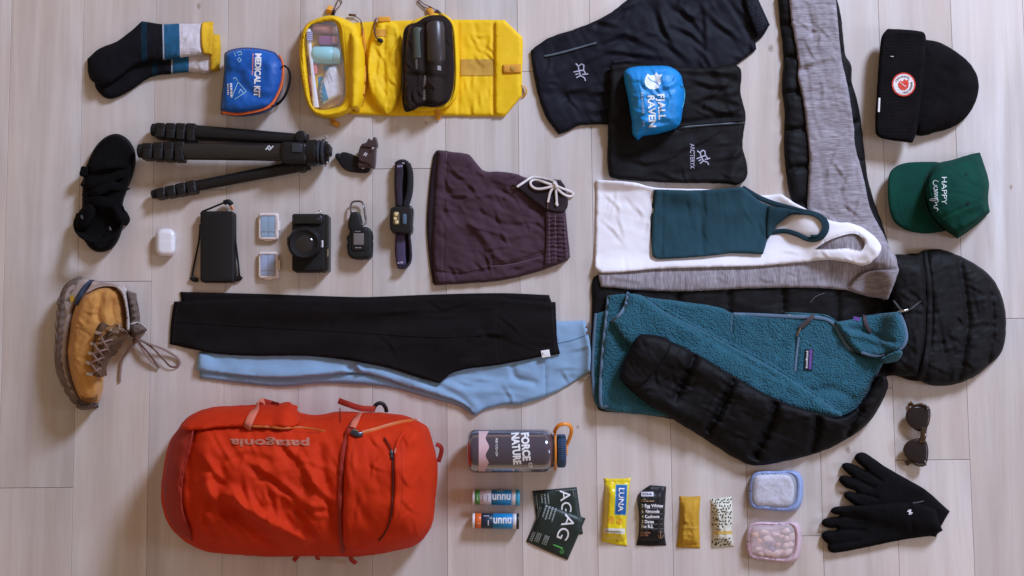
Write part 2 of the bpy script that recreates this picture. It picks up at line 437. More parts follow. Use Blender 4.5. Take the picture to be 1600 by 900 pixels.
def rowmarks(x, y, ang, ln, ht, seed=0):
    """a row of tiny unreadable print, as short dashes"""
    r = random.Random(seed); out = []; a = math.radians(ang); c, s_ = math.cos(a), math.sin(a); t = 0
    while t < ln:
        w_ = min(r.uniform(1.2, 3.4), ln-t)
        if w_ > .6: out.append(bar(x+c*t, y+s_*t, x+c*(t+w_), y+s_*(t+w_), ht))
        t += w_+r.uniform(.5, 1.1)
    return out

def nest(root, part, names):
    base = lambda o: o.name.split('.')[0]; ch = [o for o in COL.objects if o.parent == root]; p_ = [o for o in ch if base(o) == part][0]
    for o in ch:
        if base(o) in names and o != p_: o.parent = p_
# ------------------------------------------------------------------ materials
def M(name, col, rough=.85, bump=.2, scale=700, var=.14, sheen=0., metal=0., coat=0., spec=.4, kind='noise', alpha=1., vscale=25, col2=None, aniso=(1, 1, 1), dist=.0006, trans=0., emit=None):
    m = bpy.data.materials.new(name); m.use_nodes = True; nt = m.node_tree; b = nt.nodes['Principled BSDF']; N = nt.nodes.new; L = nt.links.new
    b.inputs['Roughness'].default_value = rough; b.inputs['Metallic'].default_value = metal; b.inputs['Specular IOR Level'].default_value = spec
    b.inputs['Sheen Weight'].default_value = sheen; b.inputs['Coat Weight'].default_value = coat; b.inputs['Alpha'].default_value = alpha
    b.inputs['Sheen Roughness'].default_value = .5
    b.inputs['Transmission Weight'].default_value = trans
    tc = N('ShaderNodeTexCoord'); mp = N('ShaderNodeMapping'); L(tc.outputs['Object'], mp.inputs[0]); mp.inputs['Scale'].default_value = aniso
    nz = N('ShaderNodeTexNoise'); nz.inputs['Scale'].default_value = vscale; nz.inputs['Detail'].default_value = 6; nz.inputs['Roughness'].default_value = .62; L(mp.outputs[0], nz.inputs[0])
    rp = N('ShaderNodeValToRGB'); rp.color_ramp.elements[0].position = .3; rp.color_ramp.elements[1].position = .7
    c2 = col2 or tuple(min(1, c*(1+var)) for c in col); c1 = col if col2 else tuple(c*(1-var) for c in col)
    rp.color_ramp.elements[0].color = (*c1, 1); rp.color_ramp.elements[1].color = (*c2, 1); L(nz.outputs[0], rp.inputs[0]); L(rp.outputs[0], b.inputs['Base Color'])
    if bump:
        bp = N('ShaderNodeBump'); bp.inputs['Strength'].default_value = bump; bp.inputs['Distance'].default_value = dist
        if kind == 'noise': t = N('ShaderNodeTexNoise'); t.inputs['Scale'].default_value = scale; t.inputs['Detail'].default_value = 4; o_ = t.outputs[0]
        elif kind == 'weave':
            t = N('ShaderNodeTexWave'); t.inputs['Scale'].default_value = scale; t.bands_direction = 'DIAGONAL'; t.inputs['Distortion'].default_value = 1.5; o_ = t.outputs[1]
        elif kind == 'pile': t = N('ShaderNodeTexVoronoi'); t.inputs['Scale'].default_value = scale; t.feature = 'SMOOTH_F1'; t.inputs['Smoothness'].default_value = .6; o_ = t.outputs[0]
        elif kind in ('ribx', 'riby'):
            t = N('ShaderNodeTexWave'); t.inputs['Scale'].default_value = scale; t.bands_direction = 'X' if kind == 'ribx' else 'Y'; t.inputs['Distortion'].default_value = .6; o_ = t.outputs[1]
        L((mp if kind == 'noise' else tc).outputs[0 if kind == 'noise' else 'Object'], t.inputs[0])
        if kind == 'pile': bp.invert = True
        L(o_, bp.inputs['Height']); L(bp.outputs[0], b.inputs['Normal'])
    return m
def plastic(name, col, rough=.4, **k): return M(name, col, rough, bump=k.pop('bump', .06), scale=k.pop('scale', 900), var=k.pop('var', .06), spec=k.pop('spec', .5), **k)
def clear(name, tint, amount, rough=.12):
    """thin clear film: mostly see-through with a surface shine"""
    m = bpy.data.materials.new(name); m.use_nodes = True; nt = m.node_tree; N = nt.nodes.new; L = nt.links.new
    nt.nodes.remove(nt.nodes['Principled BSDF']); out = nt.nodes['Material Output']
    t = N('ShaderNodeBsdfTransparent'); t.inputs[0].default_value = (*tint, 1); g = N('ShaderNodeBsdfPrincipled'); g.inputs['Base Color'].default_value = (*tint, 1); g.inputs['Roughness'].default_value = rough
    mx = N('ShaderNodeMixShader'); mx.inputs[0].default_value = amount; L(t.outputs[0], mx.inputs[1]); L(g.outputs[0], mx.inputs[2]); L(mx.outputs[0], out.inputs[0]); return m

# ------------------------------------------------------------------ floor of oak planks
def wood():
    m = bpy.data.materials.new('whitewashed_oak'); m.use_nodes = True; nt = m.node_tree; b = nt.nodes['Principled BSDF']; N = nt.nodes.new; L = nt.links.new
    tc = N('ShaderNodeTexCoord'); oi = N('ShaderNodeObjectInfo')
    va = N('ShaderNodeVectorMath'); va.operation = 'ADD'; cm = N('ShaderNodeCombineXYZ'); mu = N('ShaderNodeMath'); mu.operation = 'MULTIPLY'; mu.inputs[1].default_value = 37
    L(oi.outputs['Random'], mu.inputs[0]); L(mu.outputs[0], cm.inputs[2]); L(tc.outputs['Object'], va.inputs[0]); L(cm.outputs[0], va.inputs[1])
    def nz(sc, det, rough=.6, dist=0.):
        mp = N('ShaderNodeMapping'); mp.inputs['Scale'].default_value = sc; L(va.outputs[0], mp.inputs[0])
        n = N('ShaderNodeTexNoise'); n.inputs['Scale'].default_value = 1; n.inputs['Detail'].default_value = det; n.inputs['Roughness'].default_value = rough; n.inputs['Distortion'].default_value = dist; L(mp.outputs[0], n.inputs[0]); return n.outputs[0]
    def ramp(i, p0, p1, c0, c1):
        r = N('ShaderNodeValToRGB'); r.color_ramp.elements[0].position = p0; r.color_ramp.elements[1].position = p1; r.color_ramp.elements[0].color = (*c0, 1); r.color_ramp.elements[1].color = (*c1, 1); L(i, r.inputs[0]); return r.outputs[0]
    def mix(t, f, a, b_):
        x = N('ShaderNodeMix'); x.data_type = 'RGBA'; x.blend_type = t
        (x.inputs[0].__setattr__('default_value', f) if isinstance(f, float) else L(f, x.inputs[0])); L(a, x.inputs[6]); L(b_, x.inputs[7]); return x.outputs[2]
    broad = ramp(nz((22, 1.1, 1), 4, .55, .6), .32, .68, (.56, .495, .45), (.68, .635, .60))
    fine = nz((230, 7, 1), 7, .75, .25); pore = nz((800, 22, 1), 3, .6)
    c = mix('MULTIPLY', .42, broad, ramp(fine, .3, .62, (.84, .81, .79), (1.03, 1.02, 1.02)))
    c = mix('MULTIPLY', .3, c, ramp(pore, .30, .42, (.80, .75, .71), (1, 1, 1)))
    # arched grain and an occasional knot
    mp = N('ShaderNodeMapping'); mp.inputs['Scale'].default_value = (7.5, 1.15, 1); L(va.outputs[0], mp.inputs[0])
    wv = N('ShaderNodeTexWave'); wv.wave_type = 'RINGS'; wv.inputs['Scale'].default_value = 2.2; wv.inputs['Distortion'].default_value = 5; wv.inputs['Detail'].default_value = 3; L(mp.outputs[0], wv.inputs[0])
    msk = ramp(nz((5, .8, 1), 2), .5, .66, (0, 0, 0), (.55, .55, .55))
    c = mix('MULTIPLY', msk, c, ramp(wv.outputs[1], .2, .8, (.78, .72, .68), (1.02, 1.02, 1.02)))
    mpk = N('ShaderNodeMapping'); mpk.inputs['Scale'].default_value = (9, 4.2, 1); L(va.outputs[0], mpk.inputs[0])
    vo = N('ShaderNodeTexVoronoi'); vo.inputs['Scale'].default_value = 1; L(mpk.outputs[0], vo.inputs[0])
    sel = N('ShaderNodeSeparateColor'); L(vo.outputs['Color'], sel.inputs[0])
    kk = ramp(vo.outputs['Distance'], .025, .075, (1, 1, 1), (0, 0, 0)); se = ramp(sel.outputs[0], .72, .74, (0, 0, 0), (.75, .75, .75))
    km = N('ShaderNodeMath'); km.operation = 'MULTIPLY'; L(kk, km.inputs[0]); L(se, km.inputs[1])
    kc = N('ShaderNodeRGB'); kc.outputs[0].default_value = (.30, .21, .16, 1); c = mix('MIX', km.outputs[0], c, kc.outputs[0])
    tint = ramp(nz((3.2, 1.3, 1), 3, .6), .34, .66, (1.06, .98, .92), (.95, .985, 1.03)); c = mix('MULTIPLY', .8, c, tint)
    haze = ramp(nz((14, 2.2, 1), 5, .6, .8), .3, .7, (.91, .895, .885), (1.05, 1.05, 1.05)); c = mix('MULTIPLY', .8, c, haze)
    pl = ramp(oi.outputs['Random'], 0, 1, (.92, .91, .90), (1.06, 1.06, 1.07)); c = mix('MULTIPLY', 1., c, pl)
    L(c, b.inputs['Base Color']); b.inputs['Specular IOR Level'].default_value = .42
    rr = N('ShaderNodeMapRange'); rr.inputs[3].default_value = .42; rr.inputs[4].default_value = .62; L(fine, rr.inputs[0]); L(rr.outputs[0], b.inputs['Roughness'])
    bp = N('ShaderNodeBump'); bp.inputs['Strength'].default_value = .35; bp.inputs['Distance'].default_value = .0003; L(fine, bp.inputs['Height']); L(bp.outputs[0], b.inputs['Normal'])
    return m
WOOD = wood(); GAP = M('dark_joint', (.50, .43, .385), .9, 0)
c0 = [(-1.6, -1.1, -.0135), (1.6, -1.1, -.0135), (1.6, 1.1, -.0135), (-1.6, 1.1, -.0135)]
floor = mk('floor', c0+[(x, y, -.03) for x, y, _ in c0], [(0, 1, 2, 3), (1, 0, 4, 5), (2, 1, 5, 6), (3, 2, 6, 7), (0, 3, 7, 4)], GAP, None, smooth=False); floor['kind'] = 'structure'
ORG[floor.name] = np.array(floor.location)
# seams: plank k lies between seam k and seam k+1; end joints at photo rows where the photograph shows them
PW = 117*S*.985; JO = {-6: [434], -7: [755], -5: [292], -4: [-160], -3: [700], -2: [262], -1: [-70], 0: [112], 1: [560], 2: [330], 3: [842], 4: [612, -250], 5: [725], 6: [505], 7: [960], -8: [-40], 8: [640], -9: [420]}
ra = math.radians(.55); cr_, sr_ = math.cos(ra), math.sin(ra)
def seamx(k): return P(812.5, 450)[0]+k*PW
for k in range(-9, 9):
    xa, xb = seamx(k)+.00022, seamx(k+1)-.00022; ys = sorted([float(P(800, j)[1]) for j in JO.get(k, [])]+[-1.05, 1.05])
    for y0, y1 in zip(ys[:-1], ys[1:]):
        if y1-y0 < .02: continue
        a, b = y0+.0004, y1-.0004; cx, cy = (xa+xb)/2, (a+b)/2; hw, hl = (xb-xa)/2, (b-a)/2; e = .0005; V = []
        for (z, i_) in ((-.013, 0), (-.0006, 0), (0, e)):
            V += [(-hw+i_, -hl+i_, z), (hw-i_, -hl+i_, z), (hw-i_, hl-i_, z), (-hw+i_, hl-i_, z)]
        F = [(8, 9, 10, 11)]+[(r+i, r+(i+1) % 4, r+4+(i+1) % 4, r+4+i) for r in (0, 4) for i in range(4)]
        me = bpy.data.meshes.new('plank'); me.from_pydata(V, [], F); me.materials.append(WOOD); me.update()
        o = bpy.data.objects.new('plank', me); COL.objects.link(o); o.parent = floor
        o.location = (cx*cr_-cy*sr_-floor.location.x, cx*sr_+cy*cr_-floor.location.y, -float(floor.location.z)+random.uniform(-.0002, 0)); o.rotation_euler = (0, 0, ra)

# ------------------------------------------------------------------ shared materials
BLK = M('black_cotton', (.008, .0065, .0075), .95, .25, 900, .25, spec=.15)
BLKP = plastic('black_plastic', (.009, .0085, .010), .42, spec=.35)
BLKR = plastic('black_rubber', (.010, .009, .010), .62, spec=.25)
NYL = M('black_nylon', (.015, .015, .019), .52, .35, 260, .2, spec=.38)
WHITE = plastic('white_print', (.80, .79, .80), .6, bump=0)
METAL = M('brushed_steel', (.55, .53, .52), .3, .05, 400, .1, metal=1.)
def boxloop(pts, wd): return [bar(*pts[i], *pts[i+1], wd) for i in range(len(pts)-1)]
def lineset(root, mat, pls, wd=1.0, eps=.0007, name='logo', z=None):
    q = []
    for p in pls: q += boxloop(p, wd)
    return patch(root, name, mat, q, eps, z=z)

KNO = M('wood_knot', (.33, .25, .205), .6, .3, 300, .2); KND = M('wood_knot_ring', (.44, .355, .305), .6, .3, 300, .2)
for (x, y, a, b) in ((1205, 75, 4, 6.5), (1325, 702, 4.2, 6), (311, 9, 3, 4.5), (666, 192, 2, 2.6), (1580, 292, 2.4, 4), (903, 667, 2, 2.4)):
    o_ = [(x+a*math.cos(t_)*(1+.15*math.sin(3*t_+x)), y+b*math.sin(t_)*(1+.12*math.cos(2*t_+y))) for t_ in np.linspace(0, 2*math.pi, 17)[:-1]]
    patch(floor, 'knot', KND, [o_], .0003); patch(floor, 'knot_heart', KNO, [[(x+(u-x)*.45, y+(v-y)*.45) for u, v in o_]], .0006)
# ================================================================== SOCKS
SOCKG = 'pair of striped ankle socks'
WOOLK = M('sock_black_knit', (.0085, .008, .011), .95, .5, 500, .25, spec=.1); WOOLT = M('sock_dark_teal', (.006, .022, .038), .95, .5, 500, .4, spec=.1)
WOOLB = M('sock_blue', (.010, .085, .175), .95, .5, 500, .3); WOOLW = M('sock_white', (.62, .57, .60), .95, .5, 500, .12, vscale=60); WOOLY = M('sock_yellow', (.62, .36, .012), .95, .5, 500, .2)
WOOLS = M('sock_silver_line', (.30, .32, .38), .9, .3)
def sock(label, foot, cuff, xs, seed, slope=0):
    t = thing('sock', label, 'sock', (foot[0][0], foot[0][1]), SOCKG)
    q = lambda X, Y: X-slope*(Y-80)
    bands = [(WOOLT, lambda X, Y: (q(X, Y) > xs[0])), (WOOLK, lambda X, Y: (q(X, Y) > xs[0]+9) & (q(X, Y) < xs[1]-2)), (WOOLS, lambda X, Y: (q(X, Y) > xs[1]-1.5) & (q(X, Y) < xs[1]+.8)), (WOOLB, lambda X, Y: q(X, Y) > xs[1]+1.2), (WOOLW, lambda X, Y: q(X, Y) > xs[2])]
    sheet(t, 'foot', WOOLK, foot, .016, 14, bump=add(lambda x, y: .0005*np.sin(y*1.9)*np.clip((x-215)/15., 0, 1), crisp(9, (225, 35, 315, 112), 22, .0020, 2.6, seed, 95, 25), wrk(95, 40, 9, .0011, seed), soft(26, .0018, seed), crease([(xs[2], 40), (xs[2], 110)], 3, -.0016), crease([(xs[1], 40), (xs[1], 110)], 3, -.0010)), res=2.2, mats=bands, wob=.5, seed=seed, cuts=[[(x+slope*(20-80), 20), (x+slope*(140-80), 140)] for x in (xs[0], xs[0]+9, xs[1]-2, xs[1]-1.5, xs[1]+.8, xs[1]+1.2, xs[2])])
    rib = lambda X, Y: .0006*np.sin(Y*2.2)+.0004*np.sin(X*.3)
    sheet(t, 'cuff', WOOLY, cuff, .006, 5, drape=4, bump=rib, res=1.6, wob=.5, seed=seed+4, fade=2)
    return t
sock('lower striped sock with a narrow yellow cuff, half under the other sock', [(336, 56), (331, 110), (295, 112), (270, 115), (243, 118), (230, 123), (200, 143), (175, 154), (160, 150), (148, 130), (160, 100), (225, 60), (300, 56)],
     [(330, 54, 1), (343, 54, 1), (344, 82), (343, 110, 1), (329, 110, 1), (328, 82)], (238, 269, 295), 11)
sock('upper striped sock with a wide yellow cuff, lying over the other sock', [(222, 33, 1), (240, 36), (260, 38), (280, 37), (317, 37, 1), (318, 85, 1), (280, 90), (250, 94), (225, 96), (208, 104), (190, 118), (172, 130), (155, 132), (140, 122), (136, 92, 1), (155, 76), (182, 65), (200, 52)],
     [(315, 36, 1), (320, 34), (333, 34, 1), (332, 60), (331, 86, 1), (317, 84, 1), (314, 62)], (221, 256, 281), 15, .02)

# ================================================================== MEDICAL KIT
t = thing('medical_kit', 'blue zipped medical kit pouch with orange trim and black handle', 'first aid kit', (397, 130))
MKB = M('blue_ripstop', (.004, .072, .34), .45, .25, 420, .15, spec=.35, col2=(.006, .115, .46)); MKD = M('navy_side_panel', (.006, .035, .16), .5, .25, 420, .2); ORG_ = M('orange_binding', (.78, .155, .03), .7, .3)
mko = [(352, 82), (372, 75), (400, 75), (428, 81), (436, 89), (443, 101), (442, 128), (434, 152), (425, 168), (415, 174), (395, 179), (370, 181), (350, 178), (345, 172), (346, 150), (350, 112), (350, 92)]
sheet(t, 'gusset', MKD, mko, .046, 6, base=0., edge=.8, res=3, bump=soft(30, .002, 3))
sheet(t, 'front_panel', MKB, [(353, 84), (372, 77), (400, 77), (426, 83), (434, 91), (440, 102), (438, 128), (430, 149), (420, 164), (408, 170), (392, 174), (370, 176), (350, 173), (347, 165), (348, 150), (351, 112), (351, 93)], .020, 26, base=.044, edge=.1, res=2.6,
      bump=add(crease([(432, 158), (400, 150), (375, 130)], 9, -.006), crease([(352, 110), (380, 118), (410, 105)], 8, -.003), soft(26, .0045, 5), wrk(60, 70, 18, .0016, 8)), ring=.3)
sweep(t, 'zipper_trim', ORG_, [(436, 88, .0), (441, 100, .0), (440, 128, .0), (432, 150, 0), (422, 165, 0), (409, 171, 0), (392, 175, 0), (370, 178, 0), (348, 175, 0)], 5.4, 2.6, turn=-25)
sweep(t, 'handle', BLK, [(441, 104, .012), (447, 104, .020), (452, 112, .024), (453, 125, .026), (447, 146, .024), (437, 160, .016), (426, 166, .008)], 4.6, 1.2, turn=55)
sweep(t, 'corner_strap', BLK, [(346, 170, .0), (347, 180, -.01)], 4, 1.2)
text(t, 'MEDICAL KIT', WHITE, 402.5, 117.5, 90+2, 9.5, width=68, bold=.045)
ORT = plastic('orange_print', (.8, .25, .12), .7, bump=0); PGR = plastic('pale_print', (.35, .62, .62), .7, bump=0)
patch(t, 'small_lettering', ORT, rowmarks(395.5, 84, 92, 33, 1.6, 2), .0006)
lineset(t, PGR, [[(362, 153), (372, 128), (385, 143), (367, 155)], [(373, 146), (376, 139), (380, 145)], [(364, 123), (368, 121), (371, 126)]], .9)
patch(t, 'small_lettering', WHITE, rowmarks(361, 130, 88, 22, 3.2, 5)+rowmarks(356, 131, 88, 18, 2.2, 6), .0006)
lineset(t, PGR, [[(370, 82), (376, 80), (378, 85), (372, 86)], [(371, 93), (374, 90), (377, 94), (374, 97), (371, 93)], [(366, 82), (368, 88)]], .8)

# ================================================================== YELLOW ROLL-UP TOILETRY BAG
YEL = M('yellow_ripstop', (.78, .47, .005), .65, .3, 380, .1, spec=.25, col2=(.88, .57, .010)); YEO = M('amber_webbing', (.66, .30, .03), .8, .5, 600, .2); TANW = M('tan_loop_tape', (.52, .30, .05), .95, .8, 700, .25)
BRC = M('brown_cord', (.12, .05, .035), .7, .4, 900, .2); MSH = M('dark_brown_mesh', (.030, .017, .014), .75, .6, 900, .3, spec=.3, kind='ribx')
bag = thing('toiletry_bag', 'yellow hanging toiletry bag rolled out flat with clear and mesh pouches', 'toiletry bag', (640, 110))
sheet(bag, 'back_panel', YEL, [(545, 36, 1), (600, 33), (700, 31), (788, 31, 1), (816, 58, 1), (817, 64), (815, 150, 1), (789, 182, 1), (690, 181), (600, 181), (546, 178, 1)], .007, 5, base=0., edge=.5, res=2.6,
      bump=add(crisp(16, (715, 35, 772, 178), 36, .0034, 2.8, 61, 70, 60), soft(34, .003, 4), wrk(80, 60, 16, .0022, 9), crease([(771, 31), (771, 182)], 2.2, -.0030), crease([(716, 31), (716, 182)], 2.5, -.0025), crease([(735, 60), (750, 90)], 8, .002)), wob=.6)
sheet(bag, 'edge_flap', YEL, [(774, 34, 1), (788, 33, 1), (815, 58, 1), (813, 150, 1), (789, 180, 1), (774, 179, 1)], .0035, 3, res=3, bump=soft(22, .0012, 12), edge=.5)
patch(bag, 'loop_tape', TANW, [rect(720, 92.5, 771, 118)], .0014)
sheet(bag, 'snap_tab', YEO, [(786, 101, 1), (814, 100, 1), (814, 114, 1), (786, 114, 1)], .003, 2, res=2.5, edge=.5)
prism(bag, 'snap', TANW, circ(801, 107, 4, 14), hf(801, 107), hf(801, 107)+.002, 1.2)
sweep(bag, 'side_loop', YEO, [(815, 133, .002), (821, 137, .006), (822, 146, .006), (815, 153, .003)], 4, 1, turn=60)
# clear pouch
pou = [(468, 100), (470, 64), (477, 40), (495, 29), (517, 24), (540, 30), (557, 41), (564, 62), (565, 95), (564, 125), (559, 160), (547, 175), (532, 182), (515, 185), (497, 181), (483, 168), (475, 145)]
win = [(486, 42), (500, 37), (520, 35), (527, 43), (530, 62), (534, 85), (537, 105), (539, 135), (538, 152), (531, 164), (515, 170), (500, 171), (489, 165), (484, 140), (480, 100), (478, 62)]
sheet(bag, 'pouch_floor', YEL, win, .002, 4, base=.004, edge=.6, res=4)
for q in range(0): pass
HFsave = HF.copy()
# things inside the clear pouch
PALE = plastic('white_plastic', (.78, .77, .82), .35)
t = thing('small_bottle', 'peach brown bottle lying at the top end of the clear pouch', 'bottle', (507, 46)); lathe(t, 'body', plastic('peach_plastic', (.52, .22, .16), .45), (489, 44), (529, 48), [(0, 4), (1, 7), (3, 8), (28, 8), (31, 6)], .017); lathe(t, 'cap', plastic('pale_cap', (.62, .42, .42), .4), (489, 44), (529, 48), [(31, 6), (31.2, 6.6), (39, 6.6), (40, 5)], .017)
t = thing('soap_tin', 'purple and pink pot between the peach bottle and the mint bottle', 'pot', (512, 64)); prism(t, 'body', plastic('plum_plastic', (.27, .09, .19), .4), rrect(512, 63, 30, 14, 5), .006, .024, 2); prism(t, 'lid', plastic('pink_lid', (.55, .22, .25), .4), rrect(523, 62, 9, 12, 3), .0242, .027, 1.2)
t = thing('mint_bottle', 'pale mint bottle lying across the clear pouch', 'bottle', (508, 86)); lathe(t, 'body', plastic('mint_plastic', (.30, .66, .66), .38), (488, 86), (533, 87), [(0, 8), (1.5, 12), (4, 13.5), (32, 13.5), (34, 12)], .0195); lathe(t, 'cap', plastic('mint_cap', (.34, .62, .62), .4), (488, 86), (533, 87), [(34, 12), (34.3, 13), (43, 13), (45, 11)], .0195)
t = thing('toothbrush', 'white toothbrush standing along the left side of the clear pouch', 'toothbrush', (486, 110))
sweep(t, 'handle', PALE, [(482, 46, .030), (483, 64, .030), (487, 100, .030), (490, 130, .028), (494, 168, .024)], 6.5, 4.5, absz=True, taper=[1, .9, .7, 1, 1.4])
for k in range(5): prism(t, 'bristles', plastic('lilac_bristle', (.45, .42, .62), .8), rect(479.5, 49+k*3, 487.5, 51+k*3), .0325, .039, .4, steps=1, raw=True, update=False)
t = thing('red_tube', 'small red tube half under the toothbrush', 'tube', (487, 120)); sweep(t, 'body', plastic('coral_tube', (.62, .15, .10), .5), [(484, 88, .016), (490, 100, .018), (492, 116, .018)], 10, 7, absz=True, taper=[.6, 1, .9]); sweep(t, 'cap', plastic('coral_cap', (.5, .12, .10), .5), [(484, 118, .014), (486, 150, .014)], 6, 5, absz=True)
t = thing('packet', 'white packet with blue print at the bottom of the clear pouch', 'packet', (516, 135)); HF[:] = np.maximum(HFsave, 0)
sheet(t, 'wrapper', plastic('white_film', (.72, .72, .76), .3), [(512, 104, 1), (527, 101, 1), (537, 128), (537, 148, 1), (503, 165, 1), (498, 140)], .016, 9, base=.008, edge=.2, bump=soft(12, .003, 6), res=2.5)
BLU = plastic('sky_blue_print', (.02, .30, .56), .5, bump=0)
patch(t, 'print', BLU, [[(497, 120), (503, 119), (514, 158), (503, 164), (498, 150)], [(505, 104), (517, 101), (514, 107), (506, 111)]], .0008); patch(t, 'print', plastic('grey_print', (.4, .4, .45), .6, bump=0), rowmarks(510, 116, 70, 14, 1.3, 3)+rowmarks(514, 113, 70, 16, 1.3, 4), .0009)
HF[:] = HFsave
sheet(bag, 'clear_pouch', YEL, pou, .046, 10, base=0., edge=.25, holes=[win], res=2.6, bump=add(soft(20, .002, 2), wrk(90, 40, 9, .0016, 3)), wob=.5)
CLR = clear('clear_vinyl', (.97, .97, 1.), .10, .1)
V2 = [(x, y) for x, y in spline(win, 4)]; HFs2 = HF.copy()
sheet(bag, 'window', CLR, [(509+(x-509)*1.03, 104+(y-104)*1.02) for x, y in win], .004, 12, base=.040, edge=0., res=2.6, bump=add(soft(14, .0018, 21), wrk(30, 30, 8, .0012, 5)), update=False)
sweep(bag, 'piping', YEL, [(470, 70, -.002), (480, 42, -.002), (498, 32, -.002), (519, 29, -.002), (533, 38, -.002), (537, 60, -.002), (541, 100, -.002), (545, 140, -.002), (540, 162, -.002), (520, 177, -.002), (498, 177, -.002), (486, 166, -.002), (478, 140, -.002), (472, 100, -.002)], 4.5, closed=True)
sheet(bag, 'hem_flap', YEL, [(548, 50, 1), (563, 60), (570, 100), (568, 150), (560, 172, 1), (548, 168, 1)], .012, 6, edge=.2, res=3, bump=soft(14, .002, 17))
# middle pocket, mesh pouch
sheet(bag, 'gusset_pocket', YEL, [(590, 36, 1), (604, 33), (622, 40), (628, 70), (628, 130), (618, 168), (605, 181, 1), (592, 170), (580, 148), (575, 112), (577, 76), (583, 52)], .014, 10, edge=.12, res=2.4, bump=add(crisp(14, (580, 45, 625, 170), 40, .0042, 2.8, 62, 88, 35), wrk(85, 60, 9, .0030, 14), soft(16, .003, 3), crease([(602, 40), (600, 100), (606, 175)], 3, -.004)))
sheet(bag, 'mesh_frame', YEL, [(632, 160, 1), (640, 40), (664, 25), (690, 21), (708, 34), (716, 62), (718, 118), (714, 150), (700, 166), (680, 172), (650, 174)], .022, 6, edge=.35, res=2.6, bump=soft(20, .002, 8))
HM = HF.copy(); KEEP = hf(670, 100)
t = thing('dark_bottle', 'grey green bottle showing dimly through the upper part of the mesh pouch', 'bottle', (653, 76)); lathe(t, 'body', plastic('grey_green_plastic', (.075, .095, .085), .35), (653, 44), (654, 112), [(0, 6), (2, 9), (48, 9), (50, 7.5)], KEEP+.010, update=False); lathe(t, 'cap', plastic('grey_cap', (.11, .10, .10), .4), (653, 44), (654, 112), [(50.5, 7), (51, 8.2), (66, 8.2), (68, 6.5)], KEEP+.010, update=False)
t = thing('grooming_bottle', 'dark round topped bottle lying lengthwise on the right inside the mesh pouch', 'bottle', (682, 90)); lathe(t, 'body', plastic('brown_plastic', (.040, .030, .030), .35), (680, 34), (682, 112), [(0, 6), (3, 13), (10, 15), (60, 15), (66, 12), (70, 9)], KEEP+.013, update=False); lathe(t, 'cap', plastic('silver_cap', (.25, .24, .24), .3), (680, 34), (682, 112), [(70.5, 8), (71, 9), (78, 9)], KEEP+.013, update=False)
t = thing('carton', 'small grey ridged carton at the bottom of the mesh pouch', 'box', (676, 138)); prism(t, 'box', plastic('grey_card', (.13, .11, .11), .6), rrect(676, 138, 30, 40, 2, 3), KEEP+.002, KEEP+.016, 1.5, update=False); patch(t, 'print', plastic('grey_lines', (.22, .20, .20), .6, bump=0), [rect(664, y, 688, y+1.2) for y in range(124, 154, 4)], .0005)
MSHC = clear('brown_mesh', (.10, .07, .06), .76, .8); [n for n in MSHC.node_tree.nodes if n.type == 'BSDF_TRANSPARENT'][0].inputs[0].default_value = (.75, .68, .64, 1); [n for n in MSHC.node_tree.nodes if n.type == 'BSDF_PRINCIPLED'][0].inputs['Base Color'].default_value = (.020, .012, .010, 1); [n for n in MSHC.node_tree.nodes if n.type == 'BSDF_PRINCIPLED'][0].inputs['Specular IOR Level'].default_value = .2
patch(bag, 'pouch_lining', plastic('dark_brown_lining', (.018, .011, .009), .9, bump=0), [[(630, 57), (635, 42), (652, 36), (665, 28), (680, 25), (695, 27), (704, 37), (707, 62), (709, 120), (706, 145), (699, 159), (680, 166), (657, 165), (645, 171), (632, 172), (629, 125)]], .0008)
sheet(bag, 'mesh_pouch', MSHC, [(630, 55), (635, 41), (652, 35), (665, 27), (680, 24), (695, 26), (704, 36), (707, 62), (709, 120), (706, 145), (699, 160), (680, 167), (657, 166), (645, 172), (632, 173, 1), (629, 125)], .020, 8, base=KEEP-.004, edge=.2, res=2.2,
      bump=add(crease([(655, 50), (654, 108)], 8, .005), crease([(676, 36), (678, 155)], 11, .012), crease([(663, 40), (664, 165)], 4, -.003), crease([(636, 117), (690, 122)], 4, -.003), crisp(14, (635, 40, 700, 160), 30, .003, 2.4, 64, 80, 40)))
sweep(bag, 'mesh_hem', MSH, [(631, 58, .001), (636, 42, .001), (652, 36, .001), (665, 28, .001), (680, 25, .001), (694, 27, .001), (703, 37, .001), (706, 62, .001), (708, 120, .001), (705, 145, .001), (698, 159, .001), (680, 166, .001), (657, 165, .001), (645, 171, .001), (633, 172, .001), (630, 125, .001)], 3, 2, closed=True)
sweep(bag, 'mesh_piping', YEL, [(690, 22, .001), (706, 36, .001), (711, 62, .001), (713, 120, .001), (710, 147, .001), (701, 163, .001), (682, 170, .001)], 4.5)
for pts in ([(516, 24, -.004), (514, 15, .01), (518, 10, .004)], [(519, 184, -.01), (522, 192, .006), (530, 196, .003)], [(684, 171, -.004), (685, 180, .004), (684, 187, .004)], [(676, 25, -.004), (673, 17, .008), (668, 13, .004)]):
    sweep(bag, 'pull_tab', YEO, pts, 8, 1.4)
sweep(bag, 'zipper_cord', BRC, [(521, 21, .006), (525, 15, .010), (534, 4, .002), (530, -2, .002), (526, 6, .004), (521, 18, .008)], 1.5); prism(bag, 'zipper_pull', BLKP, rrect(521, 20, 5, 10, 2, 15), hf(521, 20)+.001, hf(521, 20)+.005, 1.5)
sweep(bag, 'zipper_cord', BRC, [(688, 20, .004), (675, 12, .008), (662, 6, .004), (653, 0, .002), (658, 8, .003), (672, 15, .006), (688, 22, .004)], 1.5); prism(bag, 'zipper_pull', BLKP, rrect(685, 19, 5, 10, 2, -50), hf(685, 20)+.001, hf(685, 20)+.005, 1.5)
